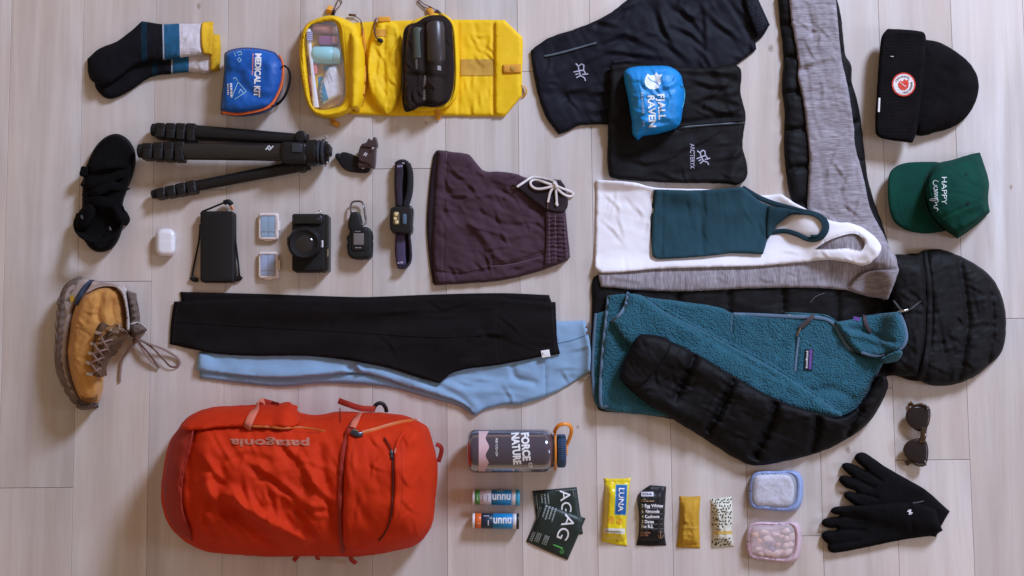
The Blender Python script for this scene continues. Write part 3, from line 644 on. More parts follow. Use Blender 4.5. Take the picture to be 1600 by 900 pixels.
sweep(bag, 'zipper_cord', BRC, [(546, 24, .003), (553, 25, .005), (562, 30, .004), (566, 40, .003), (566, 55, .003)], 1.4); sweep(bag, 'zipper_cord', BRC, [(545, 23, .006), (556, 24, .006)], 4)
sweep(bag, 'hook_cord', BRC, [(588, 28, .004), (585, 38, .004), (585, 50, .004), (589, 60, .004), (597, 64, .004)], 2.4); prism(bag, 'hook', BLKP, rrect(594, 63, 10, 6, 3, 20), hf(594, 63)+.002, hf(594, 63)+.007, 2)
prism(bag, 'ring_buckle', YEO, rrect(600, 30, 20, 8, 3), .011, .017, 1.5); patch(bag, 'hook_patch', YEO, [rect(587, 46, 604, 57)], .0012)
sweep(bag, 'zipper', YEO, [(567, 44, .001), (570, 80, .001), (570, 120, .001), (566, 165, .001)], 4, 1)

# ================================================================== RAIN PANTS, RAIN JACKET, STUFF SACK
NAV = M('black_navy_shell', (.0056, .0058, .0110), .64, .3, 300, .2, spec=.15); SIL = plastic('silver_embroidery', (.44, .43, .54), .6, bump=.4); ZIPG = plastic('grey_teal_zipper', (.075, .10, .125), .45)
t = thing('rain_pants', 'black shell trousers folded in half, partly under the black folded jacket', 'trousers', (990, 110))
sheet(t, 'legs', NAV, [(990, -8, 1), (947, 24), (905, 43), (856, 60), (829, 79, 1), (831, 100), (839, 142), (852, 181), (873, 210, 1), (888, 205), (906, 196), (952, 194), (1020, 190), (1100, 140), (1154, 99), (1182, 77, 1), (1180, 67, 1), (1194, 54), (1202, 40, 1), (1192, 20), (1178, -12, 1)], .010, 6, base=0., edge=.5, res=3, wob=.8,
      bump=add(crisp(16, (860, 20, 960, 190), 110, .0050, 5, 3, -20, 35), crisp(18, (1020, -5, 1190, 90), 80, .0055, 4.5, 4, 55, 35), crisp(14, (850, 0, 1180, 190), 36, .0030, 2.4, 5, 20, 80), wrk(-25, 120, 26, .0036, 21), wrk(60, 70, 18, .0022, 22), soft(60, .005, 5), crease([(1080, 92), (1050, 50), (1030, 0)], 9, .003), crease([(1180, 70), (1150, 20), (1130, -10)], 4, -.003), crease([(840, 146), (890, 150), (940, 158)], 8, -.004)))
sheet(t, 'waistband', NAV, [(1160, -12, 1), (1180, -12, 1), (1203, 39, 1), (1190, 52), (1183, 58, 1), (1168, 20)], .008, 5, res=2.4, edge=.3, bump=lambda x, y: .0016*np.sin((y+.5*x)*1.1))
sweep(t, 'leg_zipper', ZIPG, [(851, 88, .0012), (870, 84, .0012), (900, 76, .0012), (932, 67, .0012)], 3.4, 1.2); sweep(t, 'zipper_slot', plastic('zip_coil', (.012, .014, .016), .4), [(850, 89.5, .0018), (880, 83, .0018), (930, 68.5, .0018)], 1.1)
def birdlogo(root, cx, cy, s, ang, mat):
    b = [[(-8, -9), (-4, -6), (0, -10)], [(-4, -6), (-2, 0), (-9, 3)], [(0, -10), (4, -8)], [(-2, 0), (4, -2), (3, -9)], [(4, -2), (8, 3)], [(-2, 0), (1, 6), (-4, 10)], [(1, 6), (7, 8), (9, 12)], [(8, 3), (11, 2)], [(-6, 6), (-2, 4)], [(3, 4), (8, 3)]]
    a = math.radians(ang); f = lambda p: (cx+(p[0]*math.cos(a)-p[1]*math.sin(a))*s, cy+(p[0]*math.sin(a)+p[1]*math.cos(a))*s)
    lineset(root, mat, [[f(p) for p in l] for l in b], 1.7, .0009)
birdlogo(t, 907, 111, 1.15, 10, SIL)
t = thing('rain_jacket', 'black shell jacket folded square, lying on the trousers under the blue sack', 'jacket', (1058, 200))
SHL = M('black_shell', (.0070, .006, .0070), .66, .3, 300, .2, spec=.14)
sheet(t, 'body', SHL, [(953, 102, 1), (980, 99), (1062, 103), (1100, 106), (1148, 101), (1158, 110), (1157, 145), (1165, 178), (1163, 200), (1160, 226), (1168, 262), (1165, 281), (1150, 289), (1140, 287), (1095, 286), (1046, 285), (962, 279), (951, 272), (950, 200)], .017, 8, edge=.5, res=2.8, wob=1., drape=16,
      bump=add(crisp(16, (955, 105, 1160, 280), 100, .0048, 4.5, 6, -10, 40), crisp(16, (955, 105, 1160, 280), 34, .0030, 2.4, 7, 30, 80), wrk(-12, 90, 18, .0030, 33), soft(50, .005, 6), crease([(953, 192), (1010, 205), (1060, 200)], 5, -.004), crease([(1060, 192), (1163, 184)], 4, -.003), crease([(1075, 118), (1130, 124), (1156, 128)], 6, -.004), crease([(1140, 150), (1120, 110)], 7, .003), crease([(1150, 240), (1140, 285)], 8, .004)))
sweep(t, 'pocket_zipper', ZIPG, [(1060, 199.5, .0014), (1100, 196, .0014), (1163, 191.5, .0014)], 3, 1.2); sweep(t, 'zipper_slot', plastic('zip_coil_dark', (.010, .010, .012), .4), [(1060, 199.5, .0022), (1163, 191.5, .0022)], 1)
sweep(t, 'storm_flap', SHL, [(1060, 196, .003), (1110, 192, .003), (1163, 187.5, .003)], 3.4, 1.4)
text(t, "ARC'TERYX", SIL, 1082, 244, 90, 7.2, width=39, bold=.01, eps=.0008); birdlogo(t, 1098, 245, 1.05, 0, SIL)
t = thing('stuff_sack', 'bright blue stuffed rain cover sack with white print, on the black jacket', 'stuff sack', (1020, 160))
SKY = M('sky_blue_nylon', (.004, .20, .56), .48, .3, 380, .12, spec=.45, col2=(.008, .27, .66))
sheet(t, 'sack', SKY, [(975, 114), (984, 106), (1010, 103), (1039, 103), (1056, 109), (1066, 122), (1068, 157), (1062, 194), (1052, 202), (1023, 210), (1004, 213), (997, 219, 1), (989, 211), (987, 189), (980, 147)], .050, 26, edge=.22, res=2.2, wob=.8, drape=0,
      bump=add(crisp(22, (980, 105, 1062, 208), 26, .0032, 2.6, 9, 80, 60), wrk(75, 50, 12, .0030, 41), soft(18, .004, 7), crease([(1012, 106), (1020, 116), (1024, 128)], 3.5, -.006), crease([(1000, 210), (1014, 196), (1040, 190)], 4, -.005), crease([(985, 200), (1000, 180)], 4, -.004), crease([(1062, 118), (1050, 112), (1030, 112)], 4, -.004)), fade=9)
sweep(t, 'cord_loop', plastic('pale_blue_cord', (.05, .42, .62), .7), [(1064, 133, .004), (1069, 140, .004), (1069, 155, .004), (1066, 168, .002)], 1.8)
WPR = plastic('white_blue_print', (.72, .78, .84), .6, bump=0)
text(t, 'FJALL', WPR, 1032, 167, 87, 11, width=40, bold=.03, space=1.12, thr=2.5, eps=.0011); text(t, 'RAVEN', WPR, 1018.5, 174, 87, 11, width=50, bold=.035, thr=2.5, eps=.0011)
text(t, 'RAIN COVER', WPR, 1004, 161, 86, 3.4, width=34, thr=2.5, eps=.001); text(t, 'S-L', WPR, 1006, 194, 86, 3.4, width=8, thr=2.5, eps=.001)
emb = [(x, y) for x, y in circ(1020.5, 128, 13.5, 30) if not (y < 120 and x < 1021)]; patch(t, 'emblem', WPR, [[(1007, 127), (1009, 134), (1015, 139), (1022, 140), (1029, 137), (1033, 129), (1032, 122), (1035, 116), (1029, 117), (1025, 113), (1023, 117), (1016, 118), (1012, 115), (1009, 120)]], .0011, thr=2.5)
lineset(t, SKY, [[(1012, 120), (1018, 126), (1025, 128), (1030, 134)]], 1.1, .0018, 'emblem_line')

# ================================================================== HOODED PUFFER JACKET (body, raised sleeve, hood; front sleeve after the fleece)
PUF = M('black_down_nylon', (.0066, .0060, .0070), .62, .3, 240, .2, spec=.14)
puffer = thing('puffer_jacket', 'black hooded down jacket spread out beneath the fleece and the grey top', 'jacket', (1230, 520))
def seams(ls, wd, amp): return add(*[crease(l, wd, -amp) for l in ls])
sl = [(1214, -12, 1), (1219, 37), (1224, 87), (1222, 137), (1226, 175), (1225, 225), (1228, 266), (1235, 306), (1260, 360), (1340, 420), (1392, 415, 1), (1388, 382), (1377, 345), (1366, 315), (1356, 278), (1350, 229), (1341, 162), (1331, 128), (1330, 102), (1321, 85), (1314, 25), (1305, -12, 1)]
sheet(puffer, 'sleeve', PUF, sl, .020, 16, base=0., edge=.3, res=3.5, wob=.8, bump=add(pucker([[(1210, y), (1270, y-6), (1345, y-14)] for y in (40, 92, 148, 205, 265, 320)], 5, .007, 85), wrk(10, 60, 12, .0026, 51), soft(40, .004, 4)))
bd = [(926, 436), (940, 428), (1050, 430), (1160, 425), (1262, 400), (1330, 390), (1396, 400), (1440, 402), (1440, 590), (1386, 588), (1378, 622), (1340, 655), (1200, 690), (1050, 655), (988, 646), (945, 643), (934, 638), (924, 600), (923, 540), (925, 480)]
sheet(puffer, 'body', PUF, bd, .011, 12, edge=.35, res=4.5, wob=.8, drape=10, bump=add(pucker([[(x, 400), (x-3, 530), (x-6, 660)] for x in (985, 1060, 1140, 1225, 1310)], 6, .006, 0), wrk(-5, 90, 12, .0025, 52), soft(50, .004, 8)))
hd = [(1392, 402), (1430, 399), (1444, 391), (1472, 390), (1516, 408), (1548, 432), (1566, 464), (1572, 504), (1566, 548), (1544, 572), (1516, 592), (1484, 602), (1456, 602), (1436, 594), (1430, 588), (1396, 585), (1388, 560), (1392, 480)]
sheet(puffer, 'hood', PUF, hd, .040, 30, edge=.2, res=3.2, wob=.9, drape=12, bump=add(crisp(34, (1400, 405, 1560, 590), 46, .0036, 2.6, 12, 60, 80), pucker([[(1448, 396), (1456, 490), (1446, 598)], [(1500, 410), (1512, 500), (1500, 590)], [(1545, 440), (1552, 500), (1545, 565)]], 6, .006, 0), crease([(1444, 395), (1450, 490), (1438, 592)], 5, -.008), wrk(80, 60, 12, .0034, 53), wrk(-20, 40, 10, .0024, 54), soft(36, .006, 9)))
sweep(puffer, 'hood_hem', PUF, [(1446, 393, .002), (1451, 440, .003), (1452, 500, .003), (1447, 560, .003), (1437, 593, .002)], 9, 5)
sweep(puffer, 'front_zipper', plastic('dark_zip_tape', (.022, .020, .022), .6), [(1396, 470, .002), (1413, 486, .003), (1440, 470, .002)], 3, 1.2)
sweep(puffer, 'stitching', plastic('grey_thread', (.12, .10, .10), .8), [(1265, 474, .001), (1274, 464, .001), (1288, 458, .001)], 1)

# ================================================================== GREY MERINO TOP, WHITE TANK, TEAL TANK
def heather(name, c1, c2, sc, sc2):
    m = M(name, c1, .95, .4, 600, .1, sheen=.1, col2=c2, aniso=sc, vscale=1, dist=.0008); nt = m.node_tree; N = nt.nodes.new; L = nt.links.new
    r = [n for n in nt.nodes if n.type == 'VALTORGB'][0]; b = nt.nodes['Principled BSDF']; tc = [n for n in nt.nodes if n.type == 'TEX_COORD'][0]
    mp = N('ShaderNodeMapping'); mp.inputs['Scale'].default_value = sc2; L(tc.outputs['Object'], mp.inputs[0]); n2 = N('ShaderNodeTexNoise'); n2.inputs['Scale'].default_value = 1; n2.inputs['Detail'].default_value = 3; L(mp.outputs[0], n2.inputs[0])
    q = N('ShaderNodeValToRGB'); q.color_ramp.elements[0].position = .38; q.color_ramp.elements[1].position = .62; q.color_ramp.elements[0].color = (.72, .68, .70, 1); q.color_ramp.elements[1].color = (1.08, 1.08, 1.10, 1); L(n2.outputs[0], q.inputs[0])
    x = N('ShaderNodeMix'); x.data_type = 'RGBA'; x.blend_type = 'MULTIPLY'; x.inputs[0].default_value = 1; L(r.outputs[0], x.inputs[6]); L(q.outputs[0], x.inputs[7]); L(x.outputs[2], b.inputs['Base Color']); return m
GRYS = heather('grey_heather_sleeve', (.22, .19, .20), (.40, .375, .41), (18, 110, 20), (60, 520, 50)); GRYB = heather('grey_heather_body', (.22, .19, .20), (.39, .365, .39), (110, 14, 20), (520, 50, 50))
grey = thing('merino_top', 'grey heather long sleeved top lying under the white tank top', 'top', (1300, 430))
sheet(grey, 'sleeve', GRYS, [(1231, -12, 1), (1240, 50), (1248, 96), (1247, 120), (1254, 150), (1262, 212), (1265, 250), (1262, 318), (1267, 340), (1330, 400), (1402, 425, 1), (1387, 380), (1360, 325), (1348, 272), (1336, 228), (1334, 200), (1325, 137), (1315, 92), (1305, -12, 1)], .0055, 4, edge=.5, res=2.6, wob=.7, drape=14,
      bump=add(crisp(26, (1235, 0, 1350, 330), 60, .0030, 3., 21, 78, 45), wrk(78, 110, 14, .0030, 61), crease([(1247, 112), (1275, 104), (1300, 96)], 5, -.005), crease([(1248, 102), (1270, 96)], 4, .004), crease([(1262, 10), (1270, 60)], 4, -.003), crease([(1310, 0), (1318, 90), (1330, 160)], 3, -.002), soft(30, .003, 3), wrk(20, 60, 12, .0014, 63)))
sheet(grey, 'body', GRYB, [(938, 425), (1000, 418), (1100, 400), (1200, 395), (1267, 328), (1330, 360), (1394, 392), (1405, 422, 1), (1396, 446), (1387, 468, 1), (1350, 462), (1322, 453, 1), (1257, 449), (1160, 451), (1062, 455), (1000, 453), (939, 448, 1)], .0055, 4, edge=.5, res=2.8, wob=.8, drape=8,
      bump=add(crisp(20, (950, 415, 1380, 455), 40, .0022, 2.6, 22, 10, 40), wrk(-8, 80, 12, .0020, 62), soft(40, .002, 9), crease([(1322, 453), (1335, 436), (1356, 424), (1403, 420)], 3, -.005), crease([(960, 432), (1000, 440)], 4, .003)))
sheet(grey, 'cuff', GRYS, [(1327, 451, 1), (1340, 434), (1360, 424), (1403, 421, 1), (1396, 446), (1388, 467, 1), (1352, 461)], .004, 4, edge=.5, res=3, drape=4)
WHT = M('white_jersey', (.84, .81, .85), .95, .3, 800, .03, sheen=.1)
white = thing('tank_top', 'white tank top lying between the grey top and the teal crop top', 'tank top', (1130, 350))
sheet(white, 'body', WHT, [(932, 281, 1), (991, 285), (1023, 293), (1110, 296), (1189, 305), (1220, 303, 1), (1251, 322), (1300, 345), (1335, 350), (1361, 365), (1376, 383), (1374, 397), (1359, 412, 1), (1346, 415), (1322, 409), (1290, 406), (1261, 409, 1), (1192, 415), (1127, 417), (1030, 420), (940, 426), (930, 418, 1), (931, 340)], .0055, 4, edge=.5, res=2.8, wob=.7, drape=10,
      holes=[[(1274, 389, 1), (1290, 378), (1312, 369), (1336, 365), (1350, 375), (1352, 382), (1346, 391), (1326, 388), (1300, 389)]], bump=add(crisp(12, (935, 290, 1020, 415), 60, .0018, 3., 23, 80, 40), crisp(10, (1200, 340, 1370, 410), 40, .0018, 2.6, 24, 20, 30), soft(50, .0035, 5), wrk(5, 100, 22, .0020, 71), crease([(935, 300), (1010, 296)], 5, -.002), crease([(1262, 408), (1275, 388)], 3, -.002), crease([(1355, 400), (1335, 404)], 4, .002), crease([(1350, 372), (1368, 392)], 5, .002)))
TLF = M('dark_teal_jersey', (.008, .040, .058), .92, .3, 800, .14, sheen=.05, col2=(.010, .052, .073)); TLI = M('teal_binding', (.006, .030, .045), .9, .3, 800, .1)
teal = thing('crop_top', 'dark teal crop top with thin straps lying on the white tank top', 'crop top', (1130, 350))
sheet(teal, 'body', TLF, [(1024, 296, 1), (1060, 297), (1095, 297), (1160, 292, 1), (1172, 302), (1187, 314), (1206, 322), (1225, 330, 1), (1218, 340), (1207, 354), (1200, 372), (1192, 397, 1), (1168, 396), (1140, 396), (1095, 401), (1028, 405, 1), (1020, 399), (1019, 354)], .0055, 4, edge=.5, res=2.8, wob=.7, drape=8,
      bump=add(crisp(14, (1030, 300, 1190, 395), 50, .0016, 2.8, 25, 85, 30), wrk(85, 60, 16, .0018, 81), soft(36, .003, 6), crease([(1095, 298), (1098, 402)], 5, -.003), crease([(1035, 296), (1034, 404)], 2.5, -.0018), crease([(1070, 305), (1130, 330), (1190, 330)], 14, .003)))
sweep(teal, 'inner_hem', TLI, [(1024, 297, -.002), (1020, 330, -.003), (1019, 365, -.003), (1022, 400, -.003)], 5, 3)
sweep(teal, 'strap', TLI, [(1160, 293, .0), (1185, 308, .001), (1210, 318, .002), (1250, 329, .003), (1277, 336, .004), (1290, 346, .005), (1291, 360, .005), (1281, 372, .004), (1264, 374, .004), (1245, 366, .003), (1226, 361, .002), (1206, 363, .001)], 7.5, 3.2)
sweep(teal, 'strap', TLI, [(1222, 333, .004), (1250, 333, .005), (1272, 336, .006), (1284, 345, .006), (1287, 356, .006), (1279, 368, .005), (1266, 369, .005)], 4.5, 2.4)
sheet(teal, 'back_panel', TLI, [(1200, 322, 1), (1226, 325), (1252, 331, 1), (1232, 338), (1214, 352, 1), (1206, 366, 1), (1199, 372)], .003, 3, edge=.4, res=3)

# ================================================================== FLEECE
FLE = M('teal_fleece', (.014, .086, .130), 1., 1., 300, .18, sheen=.12, kind='pile', dist=.003, vscale=60, col2=(.022, .120, .170)); TRM = M('slate_binding', (.095, .155, .235), .75, .3, 600, .12); DGR = M('brown_grey_tape', (.055, .04, .045), .8, .4)
pile = lambda x, y: (.0013*(vn(x/3.4, y/3.4, 91)-.5)+.0011*(vn(x/2.2+9, y/2.2, 92)-.5))*(.55+.9*vn(x/38., y/38., 93))
fle = thing('fleece_jacket', 'teal pile fleece with blue grey edging lying on the black down jacket', 'fleece', (1170, 560))
sheet(fle, 'hem', FLE, [(930, 490, 1), (960, 486), (990, 520), (990, 600), (970, 640), (936, 637), (926, 615), (924, 560), (926, 520)], .007, 6, edge=.5, res=2.6, bump=pile, drape=8)
sweep(fle, 'hem_binding', TRM, [(931, 490, .0), (928, 530, .0), (926, 580, .0), (928, 618, .0)], 4.5, 4)
sheet(fle, 'body', FLE, [(951, 462, 1), (980, 459), (1010, 464), (1087, 474), (1127, 481), (1145, 489), (1217, 491), (1283, 491), (1300, 497), (1318, 520), (1332, 548), (1350, 555), (1383, 556), (1375, 575), (1366, 592), (1343, 633), (1330, 645), (1307, 652), (1240, 650), (1150, 655), (1050, 652), (983, 646), (945, 640), (936, 630), (938, 590), (944, 520)], .012, 9, edge=.45, res=2.7, wob=.7, drape=12,
      bump=add(pile, soft(60, .005, 5), crease([(1145, 490), (1143, 520)], 2.5, -.003), crease([(1244, 530), (1242, 580)], 4, -.004), crease([(1290, 640), (1340, 610), (1366, 590)], 10, .006), crease([(1268, 612), (1300, 608), (1330, 622)], 7, -.005)))
sweep(fle, 'binding', TRM, [(951, 462, .0), (947, 500, .0), (941, 560, .0), (938, 615, .001), (941, 636, .0), (949, 634, .001)], 5, 3.6)
sweep(fle, 'side_edge', TRM, [(1382, 560, -.006), (1367, 590, -.006), (1344, 633, -.006)], 2.4, 3)
sheet(fle, 'sleeve', FLE, [(981, 458, 1), (1004, 462), (1040, 487), (1090, 512), (1133, 535), (1200, 570), (1267, 612), (1300, 636), (1316, 648), (1306, 653), (1280, 648), (1200, 625), (1100, 575), (1040, 560), (1000, 550), (975, 528), (957, 502, 1), (965, 494), (976, 478)], .018, 13, edge=.5, res=2.7, wob=.6, drape=8,
      bump=add(pile, soft(40, .004, 7), crease([(1060, 500), (1140, 548), (1230, 600)], 4, -.003)))
sweep(fle, 'sleeve_seam', FLE, [(1010, 466, .0), (1060, 496, .001), (1133, 534, .001), (1200, 568, .001), (1267, 612, .001), (1306, 640, .0)], 6, 5)
sweep(fle, 'cuff_binding', TRM, [(981, 458, .0), (977, 478, .001), (966, 494, .001), (956, 502, .0)], 5, 4)
sweep(fle, 'zipper_tape', TRM, [(1146, 491, .0), (1180, 492, .001), (1240, 495, .001), (1288, 498, .001), (1304, 508, .001), (1317, 530, .001), (1328, 545, .001), (1343, 550, .0)], 5.5, 3)
sweep(fle, 'zipper_teeth', plastic('teal_zip_teeth', (.02, .13, .17), .5), [(1225, 489, .003), (1260, 490, .003), (1290, 493, .003), (1308, 504, .003), (1322, 528, .003)], 1.8)
sheet(fle, 'collar', FLE, [(1305, 503, 1), (1330, 499), (1360, 492), (1403, 487, 1), (1414, 510), (1417, 533), (1407, 547), (1390, 552), (1365, 557), (1345, 552), (1330, 540), (1316, 520)], .018, 10, edge=.35, res=2.6, bump=add(pile, crease([(1325, 520), (1350, 527), (1400, 543)], 6, .006), crease([(1322, 512), (1350, 518), (1395, 535)], 4, -.006)), drape=8)
sweep(fle, 'collar_binding', TRM, [(1404, 487, .0), (1413, 508, .0), (1416, 530, .0), (1407, 545, .0), (1388, 552, .0), (1366, 556, .0), (1346, 551, .001)], 4.8, 3.6)
sheet(fle, 'inner_collar', FLE, [(1376, 560, 1), (1408, 548), (1405, 562), (1384, 568, 1)], .008, 5, res=2.6, bump=pile)
sweep(fle, 'hang_loop', DGR, [(1351, 493, .002), (1353, 506, .003), (1360, 519, .002)], 6, 1.4)
sweep(fle, 'pull_tape', DGR, [(1272, 492, .003), (1262, 502, .005), (1250, 512, .004)], 7, 1.6); sweep(fle, 'pocket_pull', M('gunmetal', (.20, .17, .15), .35, 0, metal=1), [(1251, 511, .004), (1245, 525, .003)], 3.4, 1.6)
sweep(fle, 'pocket_zipper', TRM, [(1248, 527, .001), (1245, 550, .001), (1242, 580, .001)], 3.6, 2)
sweep(fle, 'panel_seam', TRM, [(1144, 491, .0), (1142, 522, .0)], 1.6)
LBL = plastic('navy_label', (.012, .012, .035), .8); PUR = plastic('purple_label', (.12, .05, .25), .8, bump=0)
sheet(fle, 'chest_label', LBL, [(1259, 545, 1), (1271, 545, 1), (1269, 579, 1), (1256, 578, 1)], .0016, 1.2, edge=.7, res=2.5, drape=4); patch(fle, 'label_band', PUR, [[(1265, 546), (1269.5, 546), (1267.5, 577), (1263.5, 577)]], .0009); text(fle, 'patagonia', WHITE, 1261, 562, 93, 3.6, width=27, eps=.0014, bold=.01)
patch(fle, 'neck_label', PUR, [[(1333, 494), (1344, 496), (1343, 502), (1334, 500)]], .0012)
sweep(puffer, 'zipper_pull', METAL, [(1404, 487, .006), (1411, 486, .008), (1419, 484, .006)], 3.2, 1.4)
sweep(puffer, 'zipper_pull', M('worn_brass', (.30, .22, .15), .4, 0, metal=1), [(1224, 488, .003), (1230, 492, .003), (1236, 492, .003)], 2.2)
# front sleeve of the down jacket folded over the fleece
fs = [(997, 525), (1017, 523), (1050, 534), (1080, 548), (1143, 585), (1210, 622), (1277, 645), (1307, 653), (1333, 646), (1352, 624), (1380, 587), (1388, 600), (1380, 624), (1356, 662), (1316, 690), (1276, 708), (1200, 726), (1176, 727), (1156, 720), (1113, 694), (1087, 677), (1043, 650), (1010, 630), (977, 602), (968, 587), (975, 563), (985, 545)]
sheet(puffer, 'sleeve', PUF, fs, .028, 24, edge=.22, res=3.2, wob=.9, drape=14, bump=add(crisp(30, (985, 540, 1330, 710), 40, .0038, 2.6, 14, 25, 70), pucker([[(1087, 552), (1075, 580), (1056, 620)], [(1147, 592), (1135, 620), (1108, 670)], [(1212, 630), (1205, 660), (1180, 712)], [(1278, 650), (1276, 680), (1268, 706)], [(1345, 640), (1335, 655), (1325, 680)]], 7, .014, 30), wrk(-60, 60, 12, .0030, 55), wrk(20, 40, 10, .0024, 56), soft(40, .005, 4)))
sheet(puffer, 'cuff', PUF, [(990, 540), (997, 525), (1018, 523), (1048, 535), (1030, 570), (1004, 600), (978, 600), (969, 587), (976, 562)], .008, 8, res=3, edge=.3, bump=add(wrk(60, 40, 9, .0030, 57), soft(14, .003, 5)), drape=4)

nest(fle, 'chest_label', ['label_band', 'lettering']); nest(fle, 'collar', ['collar_binding', 'hang_loop', 'neck_label', 'inner_collar']); nest(fle, 'pocket_zipper', ['pocket_pull', 'pull_tape']); nest(fle, 'zipper_tape', ['zipper_teeth']); nest(fle, 'sleeve', ['cuff_binding', 'sleeve_seam'])
nest(puffer, 'hood', ['hood_hem']); nest(puffer, 'front_zipper', ['zipper_pull'])
nest(bag, 'clear_pouch', ['window', 'piping', 'pouch_floor']); nest(bag, 'mesh_frame', ['mesh_pouch', 'mesh_piping']); nest(bag, 'snap_tab', ['snap']); nest(bag, 'gusset_pocket', ['hook', 'hook_cord', 'hook_patch', 'ring_buckle'])

# ================================================================== BEANIE, CAP, GLOVES, SUNGLASSES
KNT = M('black_knit', (.0072, .006, .0068), 1., .5, 420, .3, spec=.08)
t = thing('beanie', 'black ribbed beanie with a turned up cuff and round red patch', 'beanie', (1440, 135))
sheet(t, 'crown', KNT, [(1440, 62), (1447, 62), (1470, 67), (1500, 85), (1520, 105), (1529, 127), (1527, 152), (1515, 176), (1495, 195), (1465, 206), (1430, 208), (1420, 140)], .034, 30, base=0., edge=.25, res=2.2, bump=add(lambda x, y: .0011*np.abs(np.sin((y-135)/np.maximum(.25, 1-.55*np.clip((x-1440)/90, 0, 1))*.62)), soft(40, .005, 3), crease([(1470, 122), (1520, 132)], 9, .003)), wob=.5)
sheet(t, 'cuff', KNT, [(1386, 46), (1392, 45), (1440, 49), (1445, 53), (1447, 64), (1442, 130), (1436, 180), (1432, 206), (1426, 223, 1), (1415, 222), (1392, 219), (1374, 214), (1368, 206), (1370, 150), (1374, 87), (1378, 57)], .014, 7, edge=.35, res=1.9, drape=8, base=lambda x, y: np.full(np.shape(x), .030), bump=add(lambda x, y: .0013*np.abs(np.sin(y*.62)), soft(40, .003, 6)), wob=.5, fade=3)
RED = plastic('red_felt', (.62, .055, .03), .9); FEL = plastic('white_felt', (.75, .70, .70), .9)
for r, m_, e in ((18.5, RED, .0016), (16.2, FEL, .0022)):
    patch(t, 'badge' if r > 18 else 'badge_ground', m_, [circ(1412, 132, r, 40)], e, thr=4)
emblem = [(1403, 131), (1406, 126), (1411, 127), (1413, 123), (1416, 126), (1419, 124), (1420, 131), (1419, 137), (1414, 141), (1408, 140), (1404, 136)]
patch(t, 'badge_emblem', RED, [emblem], .0028, thr=3); lineset(t, FEL, [[(1406, 128), (1411, 132), (1416, 136)]], 1., .0033, 'emblem_line')
DKP = plastic('dark_grey_print', (.12, .09, .09), .9, bump=0)
for s_, a0 in (('FJALLRAVEN', 205), ('1960', 95), ('SWEDEN', -15)):
    st = 11.5
    for i, ch in enumerate(s_):
        a = a0+(i*st if a0 != 95 else -i*st)
        if a0 == -15: a = -15+i*st
        aa = math.radians(a+0); flip = a0 == 95
        text(t, ch, DKP, 1412+12.6*math.cos(aa), 132+12.6*math.sin(aa), a+(90 if not flip else -90), 3.2, eps=.003, bold=.02, thr=6)
sweep(t, 'label_tab', FEL, [(1374, 153, .001), (1373.5, 164, .001), (1373, 175, .001)], 3, 1); sweep(t, 'stitch', FEL, [(1391, 88, .001), (1396, 88.5, .001)], 1.2)
nest(t, 'badge', ['badge_ground', 'badge_emblem', 'emblem_line', 'lettering']); nest(t, 'cuff', ['label_tab', 'stitch'])
GRN = M('green_twill', (.006, .038, .029), .95, .35, 500, .16, spec=.1, col2=(.0058, .057, .038)); GRD = M('green_dark_twill', (.003, .028, .018), .9, .35, 500, .15)
cap = thing('cap', 'dark green baseball cap with white embroidered words', 'cap', (1470, 305))
crn = [(1462, 257), (1472, 253), (1490, 249), (1513, 242), (1531, 238, 1), (1539, 261), (1545, 284), (1544, 313), (1547, 331, 1), (1528, 350), (1510, 364), (1496, 373, 1), (1487, 366), (1474, 357), (1456, 341), (1446, 318), (1442, 292), (1449, 270)]
def capz(x, y): return np.maximum(0, .062*np.clip(1-(((x-1492)/66.)**2+((y-308)/74.)**2), 0, 1)**.7)
sheet(cap, 'crown', GRN, crn, .028, 12, base=0., edge=.3, res=2.6, bump=add(capz, wrk(70, 50, 16, .0022, 14), soft(30, .003, 8), crease([(1443, 300), (1500, 303), (1546, 318)], 2, -.0015), crease([(1470, 255), (1505, 280), (1545, 300)], 2.5, -.0022), crease([(1460, 345), (1505, 325), (1546, 310)], 2.5, -.0022), crease([(1496, 372), (1500, 345), (1546, 325)], 8, -.006), crease([(1490, 250), (1500, 262), (1540, 262)], 8, -.005)), wob=.5, fade=8)
sheet(cap, 'brim', GRN, [(1388, 281), (1393, 266), (1409, 256), (1435, 253), (1462, 253), (1470, 254, 1), (1455, 266), (1447, 285), (1447, 312), (1456, 336), (1466, 349), (1478, 361, 1), (1447, 365), (1418, 360), (1398, 347), (1389, 322)], .006, 4, base=lambda x, y: .010+.022*np.clip(1-((y-308)/58.)**2, 0, 1), edge=.4, res=2.6, bump=add(*[lambda x, y, k=k: .0006*np.exp(-((np.hypot((x-1500)*.95, y-308)-k)/1.2)**2) for k in (66, 74, 82, 90, 98)]), wob=.3)
sweep(cap, 'brim_seam', GRD, [(1466, 256, .001), (1452, 268, .001), (1445, 286, .001), (1445, 314, .001), (1455, 340, .001), (1474, 360, .001)], 2.6)
EMB = plastic('pale_embroidery', (.62, .70, .70), .8, bump=.3)
text(cap, 'HAPPY', EMB, 1475.5, 298, 90, 8.5, width=43, bold=.0, eps=.001)
scr = [[(1466, 284), (1461, 282), (1458, 285), (1459, 289), (1464, 290)], [(1465, 293), (1460, 292), (1460, 297), (1465, 296), (1459, 299)], [(1459, 300), (1465, 301), (1460, 303), (1465, 305), (1460, 307), (1465, 309), (1459, 310)], [(1466, 312), (1453, 313), (1464, 311), (1465, 316), (1460, 316)], [(1462, 318), (1464, 321), (1461, 321), (1459, 324)], [(1459, 325), (1465, 326), (1464, 330)]]
for q in scr: sweep(cap, 'script_stitching', EMB, [(x, y, .0009) for x, y in q], 1.15, res=1.5, seg=5)
